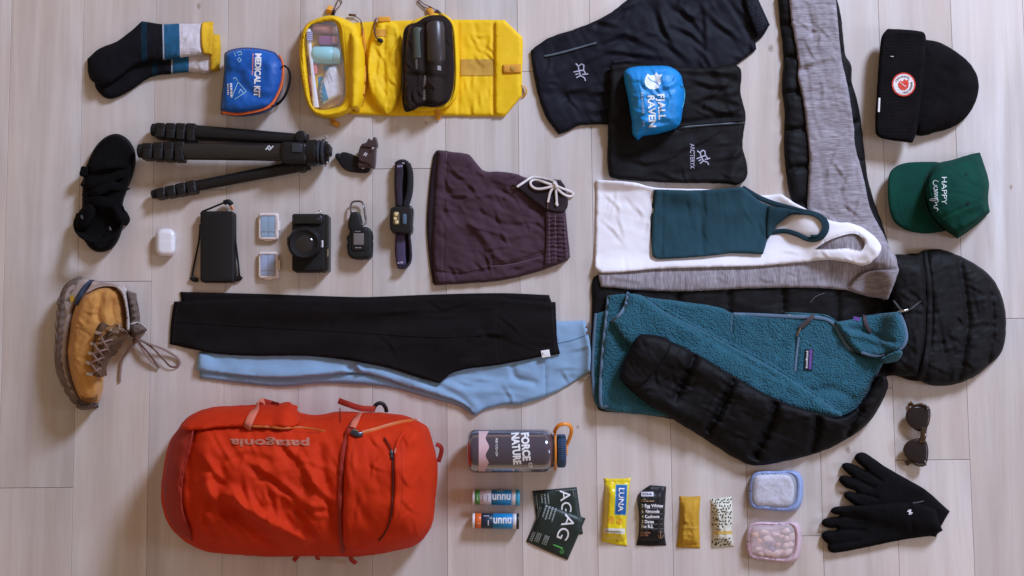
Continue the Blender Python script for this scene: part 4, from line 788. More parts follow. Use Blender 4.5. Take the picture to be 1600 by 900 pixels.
for (x, y) in ((1510, 272), (1512, 317)): sweep(cap, 'eyelet', GRD, [(x+2.2*math.cos(a), y+2.2*math.sin(a), .0004) for a in np.linspace(0, 2*math.pi, 8)[:-1]], 1.6, closed=True, res=1.2, seg=6)

GLV = M('black_glove_knit', (.0065, .006, .007), 1., .4, 600, .25, spec=.08); LOG = plastic('white_reflective', (.72, .72, .76), .5, bump=0)
def glove(label, o, bump, h=.018):
    t = thing('glove', label, 'glove', (1390, 790), 'pair of black knit gloves'); sheet(t, 'hand', GLV, o, h, 9, edge=.3, res=2.2, wob=.35, drape=10, bump=bump); return t
glove('upper black glove lying with its thumb and fingers spread, beneath the other glove', [(1336, 716), (1339, 709), (1349, 707), (1360, 713), (1383, 729), (1420, 750), (1447, 766), (1484, 799, 1), (1470, 823, 1), (1440, 820), (1400, 812), (1345, 794), (1328, 784), (1320, 777), (1320, 770), (1328, 768), (1338, 770), (1335, 766), (1322, 762), (1312, 753), (1312, 746), (1318, 743), (1331, 745), (1326, 741), (1317, 732), (1316, 726), (1322, 723), (1333, 725), (1353, 735), (1347, 729), (1340, 723)], add(soft(30, .003, 3), crease([(1353, 735), (1378, 752)], 3, -.004), crease([(1331, 746), (1365, 762)], 3, -.004), crease([(1338, 770), (1370, 778)], 3, -.004)))
g2 = glove('lower black glove with a small white emblem, lying over the other glove', [(1298, 799), (1303, 793), (1320, 791), (1345, 790), (1427, 785), (1462, 796, 1), (1466, 812), (1473, 829, 1), (1465, 834), (1462, 839, 1), (1453, 838), (1420, 842), (1393, 847), (1340, 858), (1312, 863), (1299, 863), (1293, 857), (1294, 851), (1287, 844), (1284, 838), (1286, 832), (1295, 829), (1308, 827), (1296, 825), (1287, 822), (1284, 816), (1288, 811), (1300, 808), (1312, 806), (1303, 803)], add(soft(30, .003, 5), crease([(1312, 806), (1350, 810)], 3, -.004), crease([(1308, 827), (1350, 829)], 3, -.004), crease([(1294, 851), (1340, 845)], 3, -.003), crease([(1420, 786), (1428, 842)], 4, -.002)))
for a in (20, 110, 65):
    c_, s_ = math.cos(math.radians(a)), math.sin(math.radians(a)); patch(g2, 'emblem', LOG, [bar(1422-4.4*c_, 800-4.4*s_, 1422+4.4*c_, 800+4.4*s_, 1.6)], .0008)
sweep(g2, 'seam_tape', plastic('charcoal_tape', (.06, .05, .055), .7), [(1426, 786, .001), (1434, 785, .001), (1443, 783, .001)], 2, 1)

TOR = M('tortoiseshell', (.030, .012, .006), .22, 0, col2=(.26, .10, .016), vscale=95, spec=.6, coat=.4)
TOR.node_tree.nodes['Color Ramp'].color_ramp.elements[0].position = .56; TOR.node_tree.nodes['Color Ramp'].color_ramp.elements[1].position = .66
LEN = plastic('dark_lens', (.018, .012, .012), .18, bump=0, spec=.35)
sg = thing('sunglasses', 'tortoiseshell sunglasses with round dark lenses', 'sunglasses', (1433, 680))
for (cx, cy, sg_) in ((1433, 654, 1), (1431, 706, -1)):
    o = [(1415, 653), (1417, 643), (1424, 636), (1436, 634), (1447, 633), (1452.5, 637), (1454, 650), (1451, 664), (1445, 672), (1436, 674), (1426, 669), (1418, 661)] if sg_ > 0 else [(1411, 704), (1413, 696), (1420, 689), (1433, 685), (1444, 686), (1449.5, 696), (1450.5, 711), (1447, 724), (1438, 726), (1425, 721), (1415, 713)]
    q = spline(o, 2.5); c_ = q.mean(0); inn = [tuple(c_+(p-c_)*.90) for p in q]
    sheet(sg, 'rim', TOR, q, .006, 2, base=.016, edge=.3, raw=True, holes=[np.array(inn)], res=2.2); prism(sg, 'lens', LEN, np.array([tuple(c_+(p-c_)*.93) for p in q]), .0165, .0185, 1.5, raw=True, dome=.0015, sharp=80)
sweep(sg, 'bridge', TOR, [(1442, 668, .019), (1443, 679, .022), (1440, 691, .019)], 9, 4.5, absz=True)
for q in ([(1447, 634, .020), (1438, 632, .018), (1428, 634, .012), (1421, 630, .004)], [(1443, 727, .020), (1432, 726, .018), (1424, 722, .012), (1416, 724, .004)]): sweep(sg, 'temple', TOR, q, 5, 4, absz=True, taper=[1, .8, .8, 1.5])
for (x, y) in ((1449, 637), (1446, 724)): prism(sg, 'hinge_block', TOR, rrect(x-.5, y, 5, 8, 2), .012, .0215, 1.5)
sweep(sg, 'temple', TOR, [(1449, 634, .006), (1449, 654, .005), (1447, 674, .004)], 2, 4, absz=True)

# ================================================================== TRIPOD
CF = plastic('carbon_fibre', (.016, .014, .014), .34, coat=.15, kind='weave', bump=.25, scale=130); CFD = plastic('satin_black', (.0075, .007, .008), .42, spec=.35); GUN = plastic('dark_slate_metal', (.05, .060, .082), .25, spec=.7, metal=.5)
t = thing('tripod', 'folded black carbon fibre travel tripod with legs splayed', 'tripod', (370, 250))
def leg(a, b, w0, w1, z, mat, clampn, foot):
    d = np.array(b, float)-a; L = np.hypot(*d); ang = math.degrees(math.atan2(d[1], d[0])); f = lambda s_: tuple(np.array(a)+d*s_)
    lg = lathe(t, 'leg', mat, f(.26), b, [(0, w0/2), (L*.74, w1/2)], z, 20, squash=.8)
    for i in range(clampn):
        c_ = f(.05+i*.065); ww = w0*(.95+.07*i); prism(lg, 'leg_clamp', CFD, rrect(*c_, L*.066, ww, 3, ang), max(.002, z-.012), z+.014-.001*abs(i-1), 2.5)
        prism(lg, 'clamp_lever', BLKP, rrect(c_[0]-math.sin(math.radians(ang))*ww*.15, c_[1]+math.cos(math.radians(ang))*ww*.15, L*.05, ww*.6, 3, ang), z+.0135, z+.0175, 1.5); k = f(.05+i*.065+.02); off = np.array([-math.sin(math.radians(ang)), math.cos(math.radians(ang))])*ww*.36
        prism(lg, 'screw', METAL, circ(k[0]+off[0], k[1]+off[1], 1.1, 8), z+.013, z+.0147, .4)
    lathe(lg, 'foot', BLKR, f(-.005), f(.04), [(0, w0*.28), (1.5, w0*.4), (L*.035, w0*.42)], z, 16)
leg((238, 203), (482, 219), 25, 18, .018, CFD, 4, 0)
leg((238, 304), (484, 256), 17, 20, .015, CFD, 4, 0)
leg((217, 236), (472, 238), 27, 28, .036, CF, 4, 0)
prism(t, 'leg_collar', CFD, rrect(459, 238, 42, 32, 7, 1), .012, .058, 5); prism(t, 'release_tab', GUN, rrect(464, 231, 17, 14, 3, 2), .058, .061, 1.5); prism(t, 'hinge', CFD, rrect(405, 245, 46, 10, 4, 2), .030, .042, 3)
lathe(t, 'crown', CFD, (478, 239), (500, 239), [(0, 17), (3, 20), (16, 21), (19, 18)], .034, 28); lathe(t, 'head_ring', GUN, (496, 239), (512, 239), [(0, 17), (2, 20.5), (5, 20.5), (6, 18), (9, 22), (12, 22), (13, 19)], .034, 28)
lathe(t, 'head_plate', CFD, (508, 239), (516, 239), [(0, 18), (4, 18), (5, 14)], .034, 24); prism(t, 'lock_lever', CFD, rrect(512, 233, 8, 16, 3, 5), .030, .060, 2)
prism(t, 'hinge', CFD, circ(470, 214, 10, 20), .010, .034, 3); prism(t, 'hinge', CFD, circ(470, 260, 9, 20, 8), .008, .030, 3)
for (x, y) in ((503, 219), (509, 214), (505, 259), (511, 254)): prism(t, 'knob', METAL, circ(x, y, 2, 10), .040, .046, .7)
q = lineset(t, plastic('silver_mark', (.55, .55, .58), .35, bump=0), [[(415, 234), (420, 227.5), (423, 231)], [(418, 231), (421, 234.5), (427, 228)]], 1.8, .0008)

# ================================================================== SANDAL
SND = M('black_footbed', (.0062, .0055, .006), .95, .5, 260, .3, spec=.05); WEB = M('black_webbing', (.0056, .005, .0056), .95, .6, 700, .25, spec=.05)
sandal = thing('sandal', 'black strappy trekking sandal lying sole down', 'sandal', (160, 300))
so = [(182, 209), (198, 216), (209, 232), (211, 252), (206, 275), (196, 300), (191, 318), (192, 340), (187, 367), (176, 386), (160, 394), (145, 391), (133, 378), (126, 358), (128, 325), (129, 290), (133, 265), (140, 246), (150, 228), (165, 214)]
sheet(sandal, 'sole', plastic('black_outsole', (.007, .0065, .0065), .75, spec=.2), so, .024, 4, base=0., edge=.7, res=3)
sheet(sandal, 'footbed', SND, [tuple(np.array([165, 300])+(np.array(p)-[165, 300])*[.93, .965]) for p in so], .006, 8, edge=.1, res=3, bump=add(lambda x, y: -.004*np.exp(-(((x-160)/22.)**2+((y-358)/26.)**2)), lambda x, y: .0006*np.sin(y*1.3)*np.sin(x*1.3)), drape=4)
for q in ([(131, 268, -.010), (142, 263, .004), (165, 258, .009), (190, 256, .006), (203, 262, -.004)], [(128, 284, -.012), (142, 288, .006), (165, 282, .010), (190, 272, .006), (202, 276, -.006)], [(130, 300, -.010), (150, 300, .010), (175, 290, .011), (197, 296, -.006)]): sweep(sandal, 'toe_strap', WEB, q, 13, 2)
prism(sandal, 'strap_keeper', WEB, rrect(131, 268, 12, 16, 3, 15), .02, .036, 2)
sweep(sandal, 'instep_strap', WEB, [(132, 318, .0), (150, 314, .014), (172, 318, .016), (190, 330, .008), (195, 342, -.01)], 15, 2.4)
sweep(sandal, 'heel_strap', WEB, [(127, 334, .012), (121, 352, .018), (130, 368, .030), (148, 376, .036), (168, 374, .036), (184, 362, .030), (193, 344, .014)], 15, 2.6, turn=60)
sheet(sandal, 'heel_cup', WEB, [(127, 326), (115, 348), (116, 356), (124, 364), (140, 352), (150, 330), (144, 318)], .020, 10, res=3, edge=.2, drape=10, bump=soft(16, .003, 3))
sheet(sandal, 'heel_cup', WEB, [(180, 314), (197, 336), (196, 346), (187, 352), (174, 336), (168, 320)], .018, 10, res=3, edge=.2, drape=10, bump=soft(16, .003, 5))
sweep(sandal, 'buckle', plastic('grey_buckle', (.06, .06, .07), .4), [(127, 337, .012), (129, 342, .012)], 3, 2); sweep(sandal, 'buckle', plastic('grey_buckle_small', (.06, .06, .07), .4), [(171, 355, .012), (173, 360, .012)], 3, 2)

# ================================================================== BOOT
LEA = M('tan_nubuck', (.33, .135, .028), .9, .6, 260, .3, col2=(.64, .31, .075), vscale=20, sheen=.1); LEAD = M('worn_dark_nubuck', (.05, .028, .017), .9, .5, 200, .4, col2=(.17, .085, .035), vscale=45); EVA = M('grey_pink_midsole', (.36, .28, .25), .9, .4, 200, .2, spec=.2); SOL = M('dark_grey_outsole', (.17, .125, .11), .9, .4, 200, .3, spec=.2); LIN = M('dark_lining', (.06, .04, .03), .95, .8, 400, .4, col2=(.19, .135, .11), vscale=70); LACE = M('taupe_lace', (.22, .135, .11), .9, .6, 900, .2); NVB = M('slate_blue_tab', (.030, .042, .075), .85, .4, 400, .2); COLR = M('pale_collar_lining', (.48, .41, .38), .9, .5, 400, .2)
boot = thing('hiking_boot', 'tan nubuck hiking boot lying on its side with loose laces', 'boot', (150, 540))
sheet(boot, 'outsole', SOL, [(93, 462), (102, 444), (116, 435), (128, 433), (120, 470), (108, 520), (112, 580), (128, 622), (150, 632), (132, 637), (117, 631), (103, 614), (97, 600), (89, 586), (85, 560), (87, 521), (90, 480)], .050, 6, base=.004, edge=.6, res=3, bump=lambda x, y: .0012*np.sin(y*.5))
for k, (x, y, a) in enumerate([(91, 470, 20), (89, 490, 5), (87, 508, 3), (87, 526, 0), (86, 545, 0), (87, 562, -3), (90, 580, -14), (96, 596, -28), (104, 611, -38), (113, 623, -45), (124, 632, -65)]):
    prism(boot, 'sole_lug', SOL, rrect(x+3.2*math.cos(math.radians(a)), y+3.2*math.sin(math.radians(a))*(-1 if a < 0 else 1), 9, 13, 2.5, a), .008, .051-.001*(k % 3), 2)
sheet(boot, 'midsole', EVA, [(97, 462), (104, 447), (118, 437), (133, 434), (143, 438), (129, 458), (117, 480), (112, 505), (107, 545), (108, 580), (116, 606), (126, 626), (117, 627), (104, 608), (95, 585), (91, 560), (93, 521), (96, 490)], .058, 8, base=0., edge=.6, res=2.8, bump=add(soft(16, .0025, 5), crease([(98, 500), (104, 470), (120, 442)], 2.5, -.004), crease([(97, 540), (101, 500), (108, 470)], 2, -.003), crease([(96, 540), (100, 585), (118, 622)], 2, -.003)))
sheet(boot, 'toe_rubber', plastic('dark_toe_rubber', (.05, .045, .048), .8), [(120, 622), (128, 629), (150, 628), (151, 632), (143, 635), (132, 636), (120, 632)], .062, 5, base=.002, edge=.4, res=2.6)
upz = lambda x, y: .042*np.clip(1-((x-(140+.18*(470-y)*0))/62.)**2, 0, 1)*np.clip((655-y)/70., .12, 1)*np.clip((y-405)/60., .3, 1)
sheet(boot, 'upper', LEA, [(117, 478), (122, 466), (129, 456), (148, 447), (166, 444), (180, 446), (190, 455), (195, 475), (198, 500), (200, 515), (192, 530), (178, 545), (168, 556), (162, 575), (159, 592), (157, 615), (150, 630), (138, 634), (124, 624), (114, 602), (107, 575), (104, 550), (107, 525), (110, 500)], .056, 16, base=0., edge=.72, res=2.4,
      bump=add(crisp(18, (110, 455, 195, 610), 34, .0034, 2.6, 71, 70, 60), upz, wrk(70, 40, 12, .0022, 9), soft(28, .004, 6), crease([(110, 512), (128, 516), (140, 525)], 2, -.002), crease([(103, 557), (125, 559), (141, 560)], 2, -.002), crease([(124, 472), (122, 500)], 2, -.001), crease([(158, 460), (152, 490), (160, 515)], 4, -.006), crease([(170, 455), (165, 485), (170, 510)], 4, .004), crease([(176, 450), (174, 480), (180, 505)], 4, -.005), crease([(150, 480), (140, 500)], 5, .004)), fade=10)
sheet(boot, 'tongue', LEAD, [(157, 504), (170, 508), (186, 512), (197, 517), (190, 530), (176, 546), (166, 557), (160, 572), (157, 588), (146, 585), (143, 560), (146, 530)], .012, 8, edge=.1, res=2.5, bump=add(wrk(30, 20, 6, .003, 4), soft(10, .003, 3)), drape=6)
sheet(boot, 'heel_tab', NVB, [(140, 437, 1), (145, 437, 1), (131, 453), (123, 466), (117, 477, 1), (119, 464), (128, 449)], .006, 3, edge=.4, res=2.4, drape=4)
patch(boot, 'heel_badge', plastic('yellow_patch', (.52, .32, .03), .8), [[(109, 462), (115, 461), (116, 470), (110, 473)]], .0015)
sheet(boot, 'collar_lining', COLR, [(180, 447), (190, 449), (196, 456), (200, 475), (203, 500), (203, 517), (196, 516), (196, 495), (192, 470), (187, 458)], .075, 6, base=.012, edge=.3, res=2.5, bump=soft(12, .002, 4))
sheet(boot, 'collar', LIN, [(198, 454), (206, 460), (212, 468), (216, 485), (217, 500), (214, 512), (203, 514), (202, 490)], .050, 10, base=.0, edge=.5, res=2.4, bump=add(wrk(20, 20, 6, .005, 9), lambda x, y: .003*np.sin(y*.6)))
sheet(boot, 'tongue_tip', LIN, [(203, 508), (214, 505), (226, 511), (228, 515), (222, 521), (212, 525), (204, 521)], .060, 6, base=.0, edge=.4, res=2.4); sweep(boot, 'tongue_edge', COLR, [(204, 507, .004), (214, 504, .002), (226, 511, .002), (228, 516, .0)], 3.4)
for (x, y) in ((152, 520), (144, 537), (141, 552), (138, 567), (138, 584), (187, 514), (168, 515), (182, 508)):
    prism(boot, 'eyelet', METAL, rrect(x, y, 8.5, 5.5, 2.5, 20), hf(x, y)-.004, hf(x, y)+.005, 1.6); prism(boot, 'eyelet', M('aged_metal', (.32, .27, .22), .35, 0, metal=1) if False else METAL, circ(x+4, y+1, 2.4, 10), hf(x, y)+.002, hf(x, y)+.007, .9)
for a, b in (((142, 584), (157, 575)), ((141, 567), (158, 588)), ((144, 552), (160, 572)), ((146, 537), (163, 560)), ((155, 521), (170, 548)), ((142, 567), (162, 558)), ((146, 552), (168, 545)), ((154, 537), (176, 530)), ((170, 516), (186, 520)), ((190, 514), (204, 522))):
    sweep(boot, 'lace', LACE, [(*a, .006), ((a[0]+b[0])/2, (a[1]+b[1])/2, .008), (*b, .003)], 2.7, 1.6)
for q in ([(190, 514, .006), (202, 521, .012), (212, 528, .010), (203, 545, .012), (192, 560, .006), (188, 580, .004), (187, 597, .003)], [(211, 527, .012), (232, 537, .018), (254, 545, .012), (270, 554, .006), (280, 563, .004), (279, 571, .004), (268, 573, .006), (256, 562, .010), (240, 545, .014), (224, 534, .014), (211, 530, .012)], [(211, 529, .014), (224, 548, .016), (238, 566, .010), (249, 575, .004), (246, 571, .006), (236, 556, .012), (222, 540, .016), (212, 528, .014)]):
    sweep(boot, 'lace', LACE, q, 3.6, 1.5, turn=40)
sweep(boot, 'lace_knot', LACE, [(206, 524, .014), (213, 526, .018), (214, 532, .014), (208, 531, .012)], 6)

# ================================================================== SMALL ELECTRONICS
t = thing('earbud_case', 'small glossy white rounded earbud charging case', 'earbud case', (258, 378)); GLW = plastic('glossy_white', (.80, .79, .83), .18, bump=0, coat=.5)
sheet(t, 'body', GLW, rrect(258.3, 378.5, 31.5, 43, 11), .024, 8, base=0., edge=.55, raw=True, res=1.5, jit=0, bump=crease([(240, 374), (276, 374)], .8, -.0004)); prism(t, 'hinge', plastic('pale_hinge', (.62, .61, .64), .3), rrect(273.4, 374, 2, 9, .8), .006, .012, .5)
t = thing('power_bank', 'slim black power bank with attached cables on both sides', 'power bank', (340, 385)); PBK = plastic('soft_touch_black', (.008, .0072, .0078), .55, spec=.3)
prism(t, 'body', PBK, rrect(339.5, 385.5, 53, 111, 5), 0, .024, 3.5); CAB = plastic('black_cable', (.0075, .007, .0075), .6, spec=.25)
sweep(t, 'cable', CAB, [(314, 334, .006), (316, 331, .014), (330, 325, .016), (347, 318, .016), (356, 315, .014)], 3.2, absz=True); sweep(t, 'cable_plug', CAB, [(350, 317, .014), (357, 315, .014), (362, 320, .012)], 8, absz=True); sweep(t, 'plug_tip', M('copper_tip', (.62, .30, .20), .3, 0, metal=1), [(361, 322, .012), (364, 328, .011)], 5.5, 3, absz=True)
sweep(t, 'cable', CAB, [(313, 350, .012), (311, 375, .010), (306, 400, .006), (301, 425, .004), (300, 433, .004)], 3, absz=True); sweep(t, 'cable_plug', CAB, [(299, 433, .005), (303, 437, .005), (309, 437, .005)], 7, 5, absz=True)
sweep(t, 'cable', CAB, [(366, 362, .012), (369, 385, .010), (372, 410, .006), (374, 430, .004)], 3, absz=True); sweep(t, 'cable_plug', CAB, [(366, 436, .005), (372, 436, .005), (377, 432, .005)], 7, 5, absz=True)
FRO = M('frosted_plastic', (.80, .62, .55), .45, .05, 300, .05, trans=.0, alpha=.55); FRC = clear('frosted_lid', (.95, .93, .95), .10, .3); CARD = plastic('slate_blue_card', (.085, .155, .24), .5); CPR = plastic('card_print', (.35, .45, .5), .6, bump=0)
FRO2 = M('peach_frosted_plastic', (.84, .74, .69), .35, .05, 300, .06)
for (cy, lab, cc) in ((354, 'upper frosted card case holding teal blue memory cards', (.09, .20, .27)), (414.5, 'lower frosted card case holding slate blue memory cards', (.13, .20, .30))):
    t = thing('card_case', lab, 'memory card case', (420, cy), 'frosted memory card cases')
    sheet(t, 'shell', FRO2, rrect(419.8, cy, 32, 42, 4), .012, 3, base=0., edge=.6, raw=True, holes=[rrect(418.8, cy-.5, 23, 34, 2)], res=2.4); prism(t, 'inner_tray', plastic('tray', (.55, .50, .50), .5), rrect(419.3, cy, 26, 37, 2), .001, .004, 1)
    cm = plastic('memory_card_blue', tuple(c*2.3 for c in cc), .5)
    for (dx, dy) in ((-5.6, -4), (5.6, -4)): prism(t, 'memory_card', cm, rrect(418.6+dx, cy+dy, 10.6, 24, 1), .004, .0075, .6); prism(t, 'memory_card_slot', cm, rrect(418.6+dx, cy+dy+17, 10, 7.5, .8), .004, .0070, .5)
    patch(t, 'card_print', CPR, [rect(411, cy+2, 416, cy+4), rect(421, cy+1, 428, cy+3), rect(410, cy+12, 413, cy+15), rect(416, cy+12, 419, cy+15), rect(423, cy+12, 427, cy+15)], .0004)
    prism(t, 'lid', FRC, rrect(419.8, cy, 29, 39, 3), .0085, .0120, 1, update=False); prism(t, 'latch', FRO2, rrect(436.3, cy-1, 3, 15, 1.4), .003, .009, .8); prism(t, 'latch', FRO2, rrect(419, cy+21, 12, 2.4, 1), .003, .009, .8)
# camera
t = thing('camera', 'black compact camera lying on its back with the lens up', 'camera', (483, 380)); CAMB = M('camera_leather', (.0075, .007, .0075), .65, .8, 420, .2, spec=.25); CAMT = plastic('satin_camera_black', (.009, .009, .010), .36, spec=.45)
prism(t, 'body', CAMB, rrect(482, 379, 51, 90, 4), 0, .034, 2.5); prism(t, 'top_plate', CAMT, rrect(508.5, 379, 10, 88, 3), 0, .033, 2); prism(t, 'grip', CAMT, rrect(481, 343, 46, 16, 5), .0342, .040, 3)
lathe_z = [(0, .034, 27), (0, .050, 27), (0, .052, 25), (0, .062, 24.5), (0, .064, 23), (0, .060, 19), (0, .056, 15)]
def turret(root, name, mat, cx, cy, prof, n=40):
    V = []; F = []
    for z, r in prof:
        c_ = P(cx, cy, prof[0][0])
        for i in range(n): a = 2*math.pi*i/n; V.append((c_[0]+r*S*math.cos(a), c_[1]+r*S*math.sin(a), z))
    for k in range(len(prof)-1):
        for i in range(n): j = (i+1) % n; F.append((k*n+i, k*n+j, (k+1)*n+j, (k+1)*n+i))
    F.append(tuple((len(prof)-1)*n+i for i in range(n)))
    return mk(name, V, F, mat, root, sharp=35)
turret(t, 'lens_barrel', CAMT, 477, 381, [(.034, 26), (.046, 26), (.048, 24.5), (.050, 24)]); turret(t, 'focus_ring', BLKR, 476.5, 381, [(.050, 23.8), (.060, 23.8), (.062, 22.5)]); turret(t, 'lens_hood', BLKR, 476, 381, [(.062, 22.4), (.067, 22.2), (.0682, 21.4), (.0675, 19.5), (.066, 19), (.064, 13)])
turret(t, 'lens_glass', plastic('coated_glass', (.010, .010, .014), .05, bump=0, spec=.8), 476, 381, [(.064, 13.2), (.067, 9), (.069, 4), (.0695, .8)])
prism(t, 'focus_tab', CAMT, rrect(452, 377, 7, 16, 3), .05, .060, 2)
prism(t, 'flash_window', plastic('flash_white', (.75, .73, .72), .3), rrect(503.5, 381, 3.2, 11, .8), .0342, .0352, .4); prism(t, 'viewfinder', GUN, rrect(499, 342, 9, 5, 1), .0402, .0412, .5)
for (y, r) in ((344, 4.5), (357, 3.4), (366, 5.5), (402, 6), (414, 4.8)): lathe(t, 'dial', CAMT, (511, y), (519, y), [(0, r), (3.4, r), (4.2, r*.85)], .018, 18)
for q in ((499, 331.5), (499, 425.5)): sweep(t, 'strap_lug', METAL, [(q[0]+2.4*math.cos(a), q[1]+2.4*math.sin(a), .018) for a in np.linspace(0, 2*math.pi, 9)[:-1]], 1.3, absz=True, closed=True, res=1.2, seg=6)
prism(t, 'dial_mark', METAL, rrect(512, 395, 2.4, 12, .8), .0332, .0342, .3)
nest(t, 'lens_barrel', ['focus_ring', 'lens_hood', 'lens_glass', 'focus_tab']); nest(t, 'top_plate', ['dial', 'dial_mark', 'strap_lug'])
# satellite communicator
t = thing('satellite_messenger', 'small black satellite communicator with a screen and carabiner clip', 'satellite messenger', (562, 375)); SMB = plastic('charcoal_rubber', (.010, .011, .013), .55, spec=.3)
prism(t, 'body', SMB, [(549, 358), (556, 355), (574, 355), (580, 360), (581, 372), (581, 395), (578, 402), (568, 404), (550, 403), (544, 398), (543, 380), (545, 366)], 0, .028, 4); prism(t, 'antenna', SMB, [(547, 335), (551, 331.5), (559, 331.5), (563, 336), (563.5, 358), (546, 360)], .002, .024, 3.5)
prism(t, 'face', BLKP, rrect(561, 374, 24, 36, 4), .0282, .030, 1.5); prism(t, 'screen', plastic('grey_screen', (.17, .15, .15), .25, bump=0), rrect(560.6, 373.5, 16, 18, 1), .0302, .0306, .3); patch(t, 'mark', plastic('grey_mark', (.30, .30, .32), .5, bump=0), rowmarks(555, 387, 0, 10, 1.4, 2)+rowmarks(555, 361.5, 0, 9, 1.0, 3), .0006)
for y in (372, 384): prism(t, 'side_button', BLKR, rrect(543.5, y, 3, 8, 1), .008, .020, .8); prism(t, 'side_button', BLKR, rrect(581, y-2, 3, 8, 1), .008, .020, .8)
CRB = plastic('dark_bronze_metal', (.085, .062, .055), .3, spec=.7)
sweep(t, 'carabiner', CRB, [(549, 334, .014), (548, 324, .012), (550, 316.5, .010), (556, 314.5, .010), (564, 315, .010), (568, 319, .010), (570, 332, .012), (572, 344, .014), (569, 351, .018), (563, 350, .022)], 3.2, absz=True); sweep(t, 'carabiner_gate', METAL, [(567, 320, .011), (569, 332, .012), (571, 344, .014)], 2, absz=True)
nest(t, 'face', ['screen', 'mark']); nest(t, 'carabiner', ['carabiner_gate'])
# headlamp
t = thing('headlamp', 'dark purple headlamp with elastic strap loop above and below its lamp', 'headlamp', (628, 335)); STR = M('plum_elastic', (.022, .013, .024), .85, .6, 600, .25); STI = M('black_elastic', (.008, .0065, .009), .9, .5, 600, .3); STV = M('violet_elastic', (.055, .038, .085), .85, .5, 600, .2)
sweep(t, 'strap', STI, [(634, 322, .012), (640, 300, .012), (641, 270, .012), (637, 255, .012)], 5, 20, absz=True, turn=12); sweep(t, 'strap', STR, [(620, 254, .012), (625, 251.5, .014), (632, 251.5, .013), (637, 255, .012)], 4, 12, absz=True, turn=-15)
sheet(t, 'strap_back', STI, [(628, 256, 1), (638, 256, 1), (641, 285), (639, 322, 1), (626, 322, 1)], .006, 3, base=0., edge=.5, res=3); sheet(t, 'strap_back', STI, [(630, 364, 1), (640, 364, 1), (640, 408), (632, 415, 1)], .006, 3, base=0., edge=.5, res=3)
sheet(t, 'strap_front', STR, [(617, 253, 1), (627, 252, 1), (631, 262), (629, 290), (630, 324, 1), (618, 324, 1), (616, 285)], .016, 3, base=.006, edge=.6, res=2.6, bump=soft(14, .001, 3))
sheet(t, 'strap_lower', STV, [(618, 364, 1), (634, 364, 1), (634, 400), (636, 414, 1), (628, 418), (620, 416, 1), (617, 395)], .012, 3, base=.004, edge=.6, res=2.6); sweep(t, 'strap', STR, [(638, 362, .010), (641, 390, .010), (640, 410, .010), (632, 418, .010), (622, 417, .010)], 4, 16, absz=True, turn=10); patch(t, 'strap_print', plastic('lilac_print', (.40, .33, .48), .7, bump=0), rowmarks(621, 411, -8, 9, 3, 2)+rowmarks(621, 260, -5, 8, 3, 8), .0006)
prism(t, 'lamp_housing', plastic('black_housing', (.009, .0085, .010), .38, spec=.4), [(610, 327), (613, 324), (640, 321), (645, 325), (644, 345), (642, 364), (622, 364), (612, 362), (609, 350)], .004, .032, 3.5); prism(t, 'lamp_lens', plastic('lens_amber', (.16, .12, .06), .12, bump=0), rrect(619, 341, 10, 21, 3.5), .0322, .0345, 1.2); 
for (x, y, r) in ((619, 334.5, 3), (617.5, 341.5, 2.6), (620, 347, 3)): prism(t, 'led', plastic('led_gold', (.72, .58, .30), .2, bump=0), circ(x, y, r, 12), .0346, .0358, .6)
prism(t, 'power_button', plastic('slate_button', (.075, .12, .18), .4), rrect(632, 342.5, 6.5, 17, 3), .0322, .0352, 1.6); prism(t, 'bracket', BLKP, rrect(641, 345, 7, 36, 3, 3), .002, .026, 2)
nest(t, 'lamp_housing', ['lamp_lens', 'led', 'power_button', 'bracket'])
# capture clip
t = thing('camera_clip', 'brown metal camera strap clip opened on its black backplate', 'camera clip', (560, 245)); CLP = plastic('bronze_anodised', (.060, .037, .041), .38, spec=.5, metal=.2)
prism(t, 'backplate', BLKR, [(525, 244, 1), (531, 240), (537, 237.5), (548, 240), (561, 246, 1), (572, 252), (578, 262), (574, 269), (556, 269), (542, 266), (532, 258)], .001, .010, 2); prism(t, 'screw_knob', BLKR, circ(528, 244, 4.6, 16), .0, .016, 1.5); prism(t, 'screw_knob', METAL, circ(567, 260, 4, 14), .010, .016, 1.2); prism(t, 'screw_slot', BLKR, circ(567, 260, 2, 10), .0162, .0172, .4)
prism(t, 'clip_body', CLP, [(563, 228, 1), (572, 225), (588, 224, 1), (587, 240), (586, 256), (583, 263), (576, 256), (563, 252), (560, 250, 1), (560, 238)], .008, .026, 2); prism(t, 'clip_jaw', CLP, [(565, 225, 1), (573, 222), (576, 216), (581, 219), (584, 214), (588, 215, 1), (588, 229), (564, 229, 1)], .010, .030, 1.6); lathe(t, 'lower_roll', CLP, (560, 257), (586, 257), [(0, 5), (1, 6), (25, 6), (26, 5)], .014, 18)
prism(t, 'lock_button', METAL, circ(582, 232, 2, 12), .030, .032, .5); lineset(t, plastic('silver_clip_mark', (.60, .55, .56), .35, bump=0), [[(568, 243), (571, 238), (572, 241)], [(570, 241), (571.5, 244), (574, 239)]], 1.1, .0006)

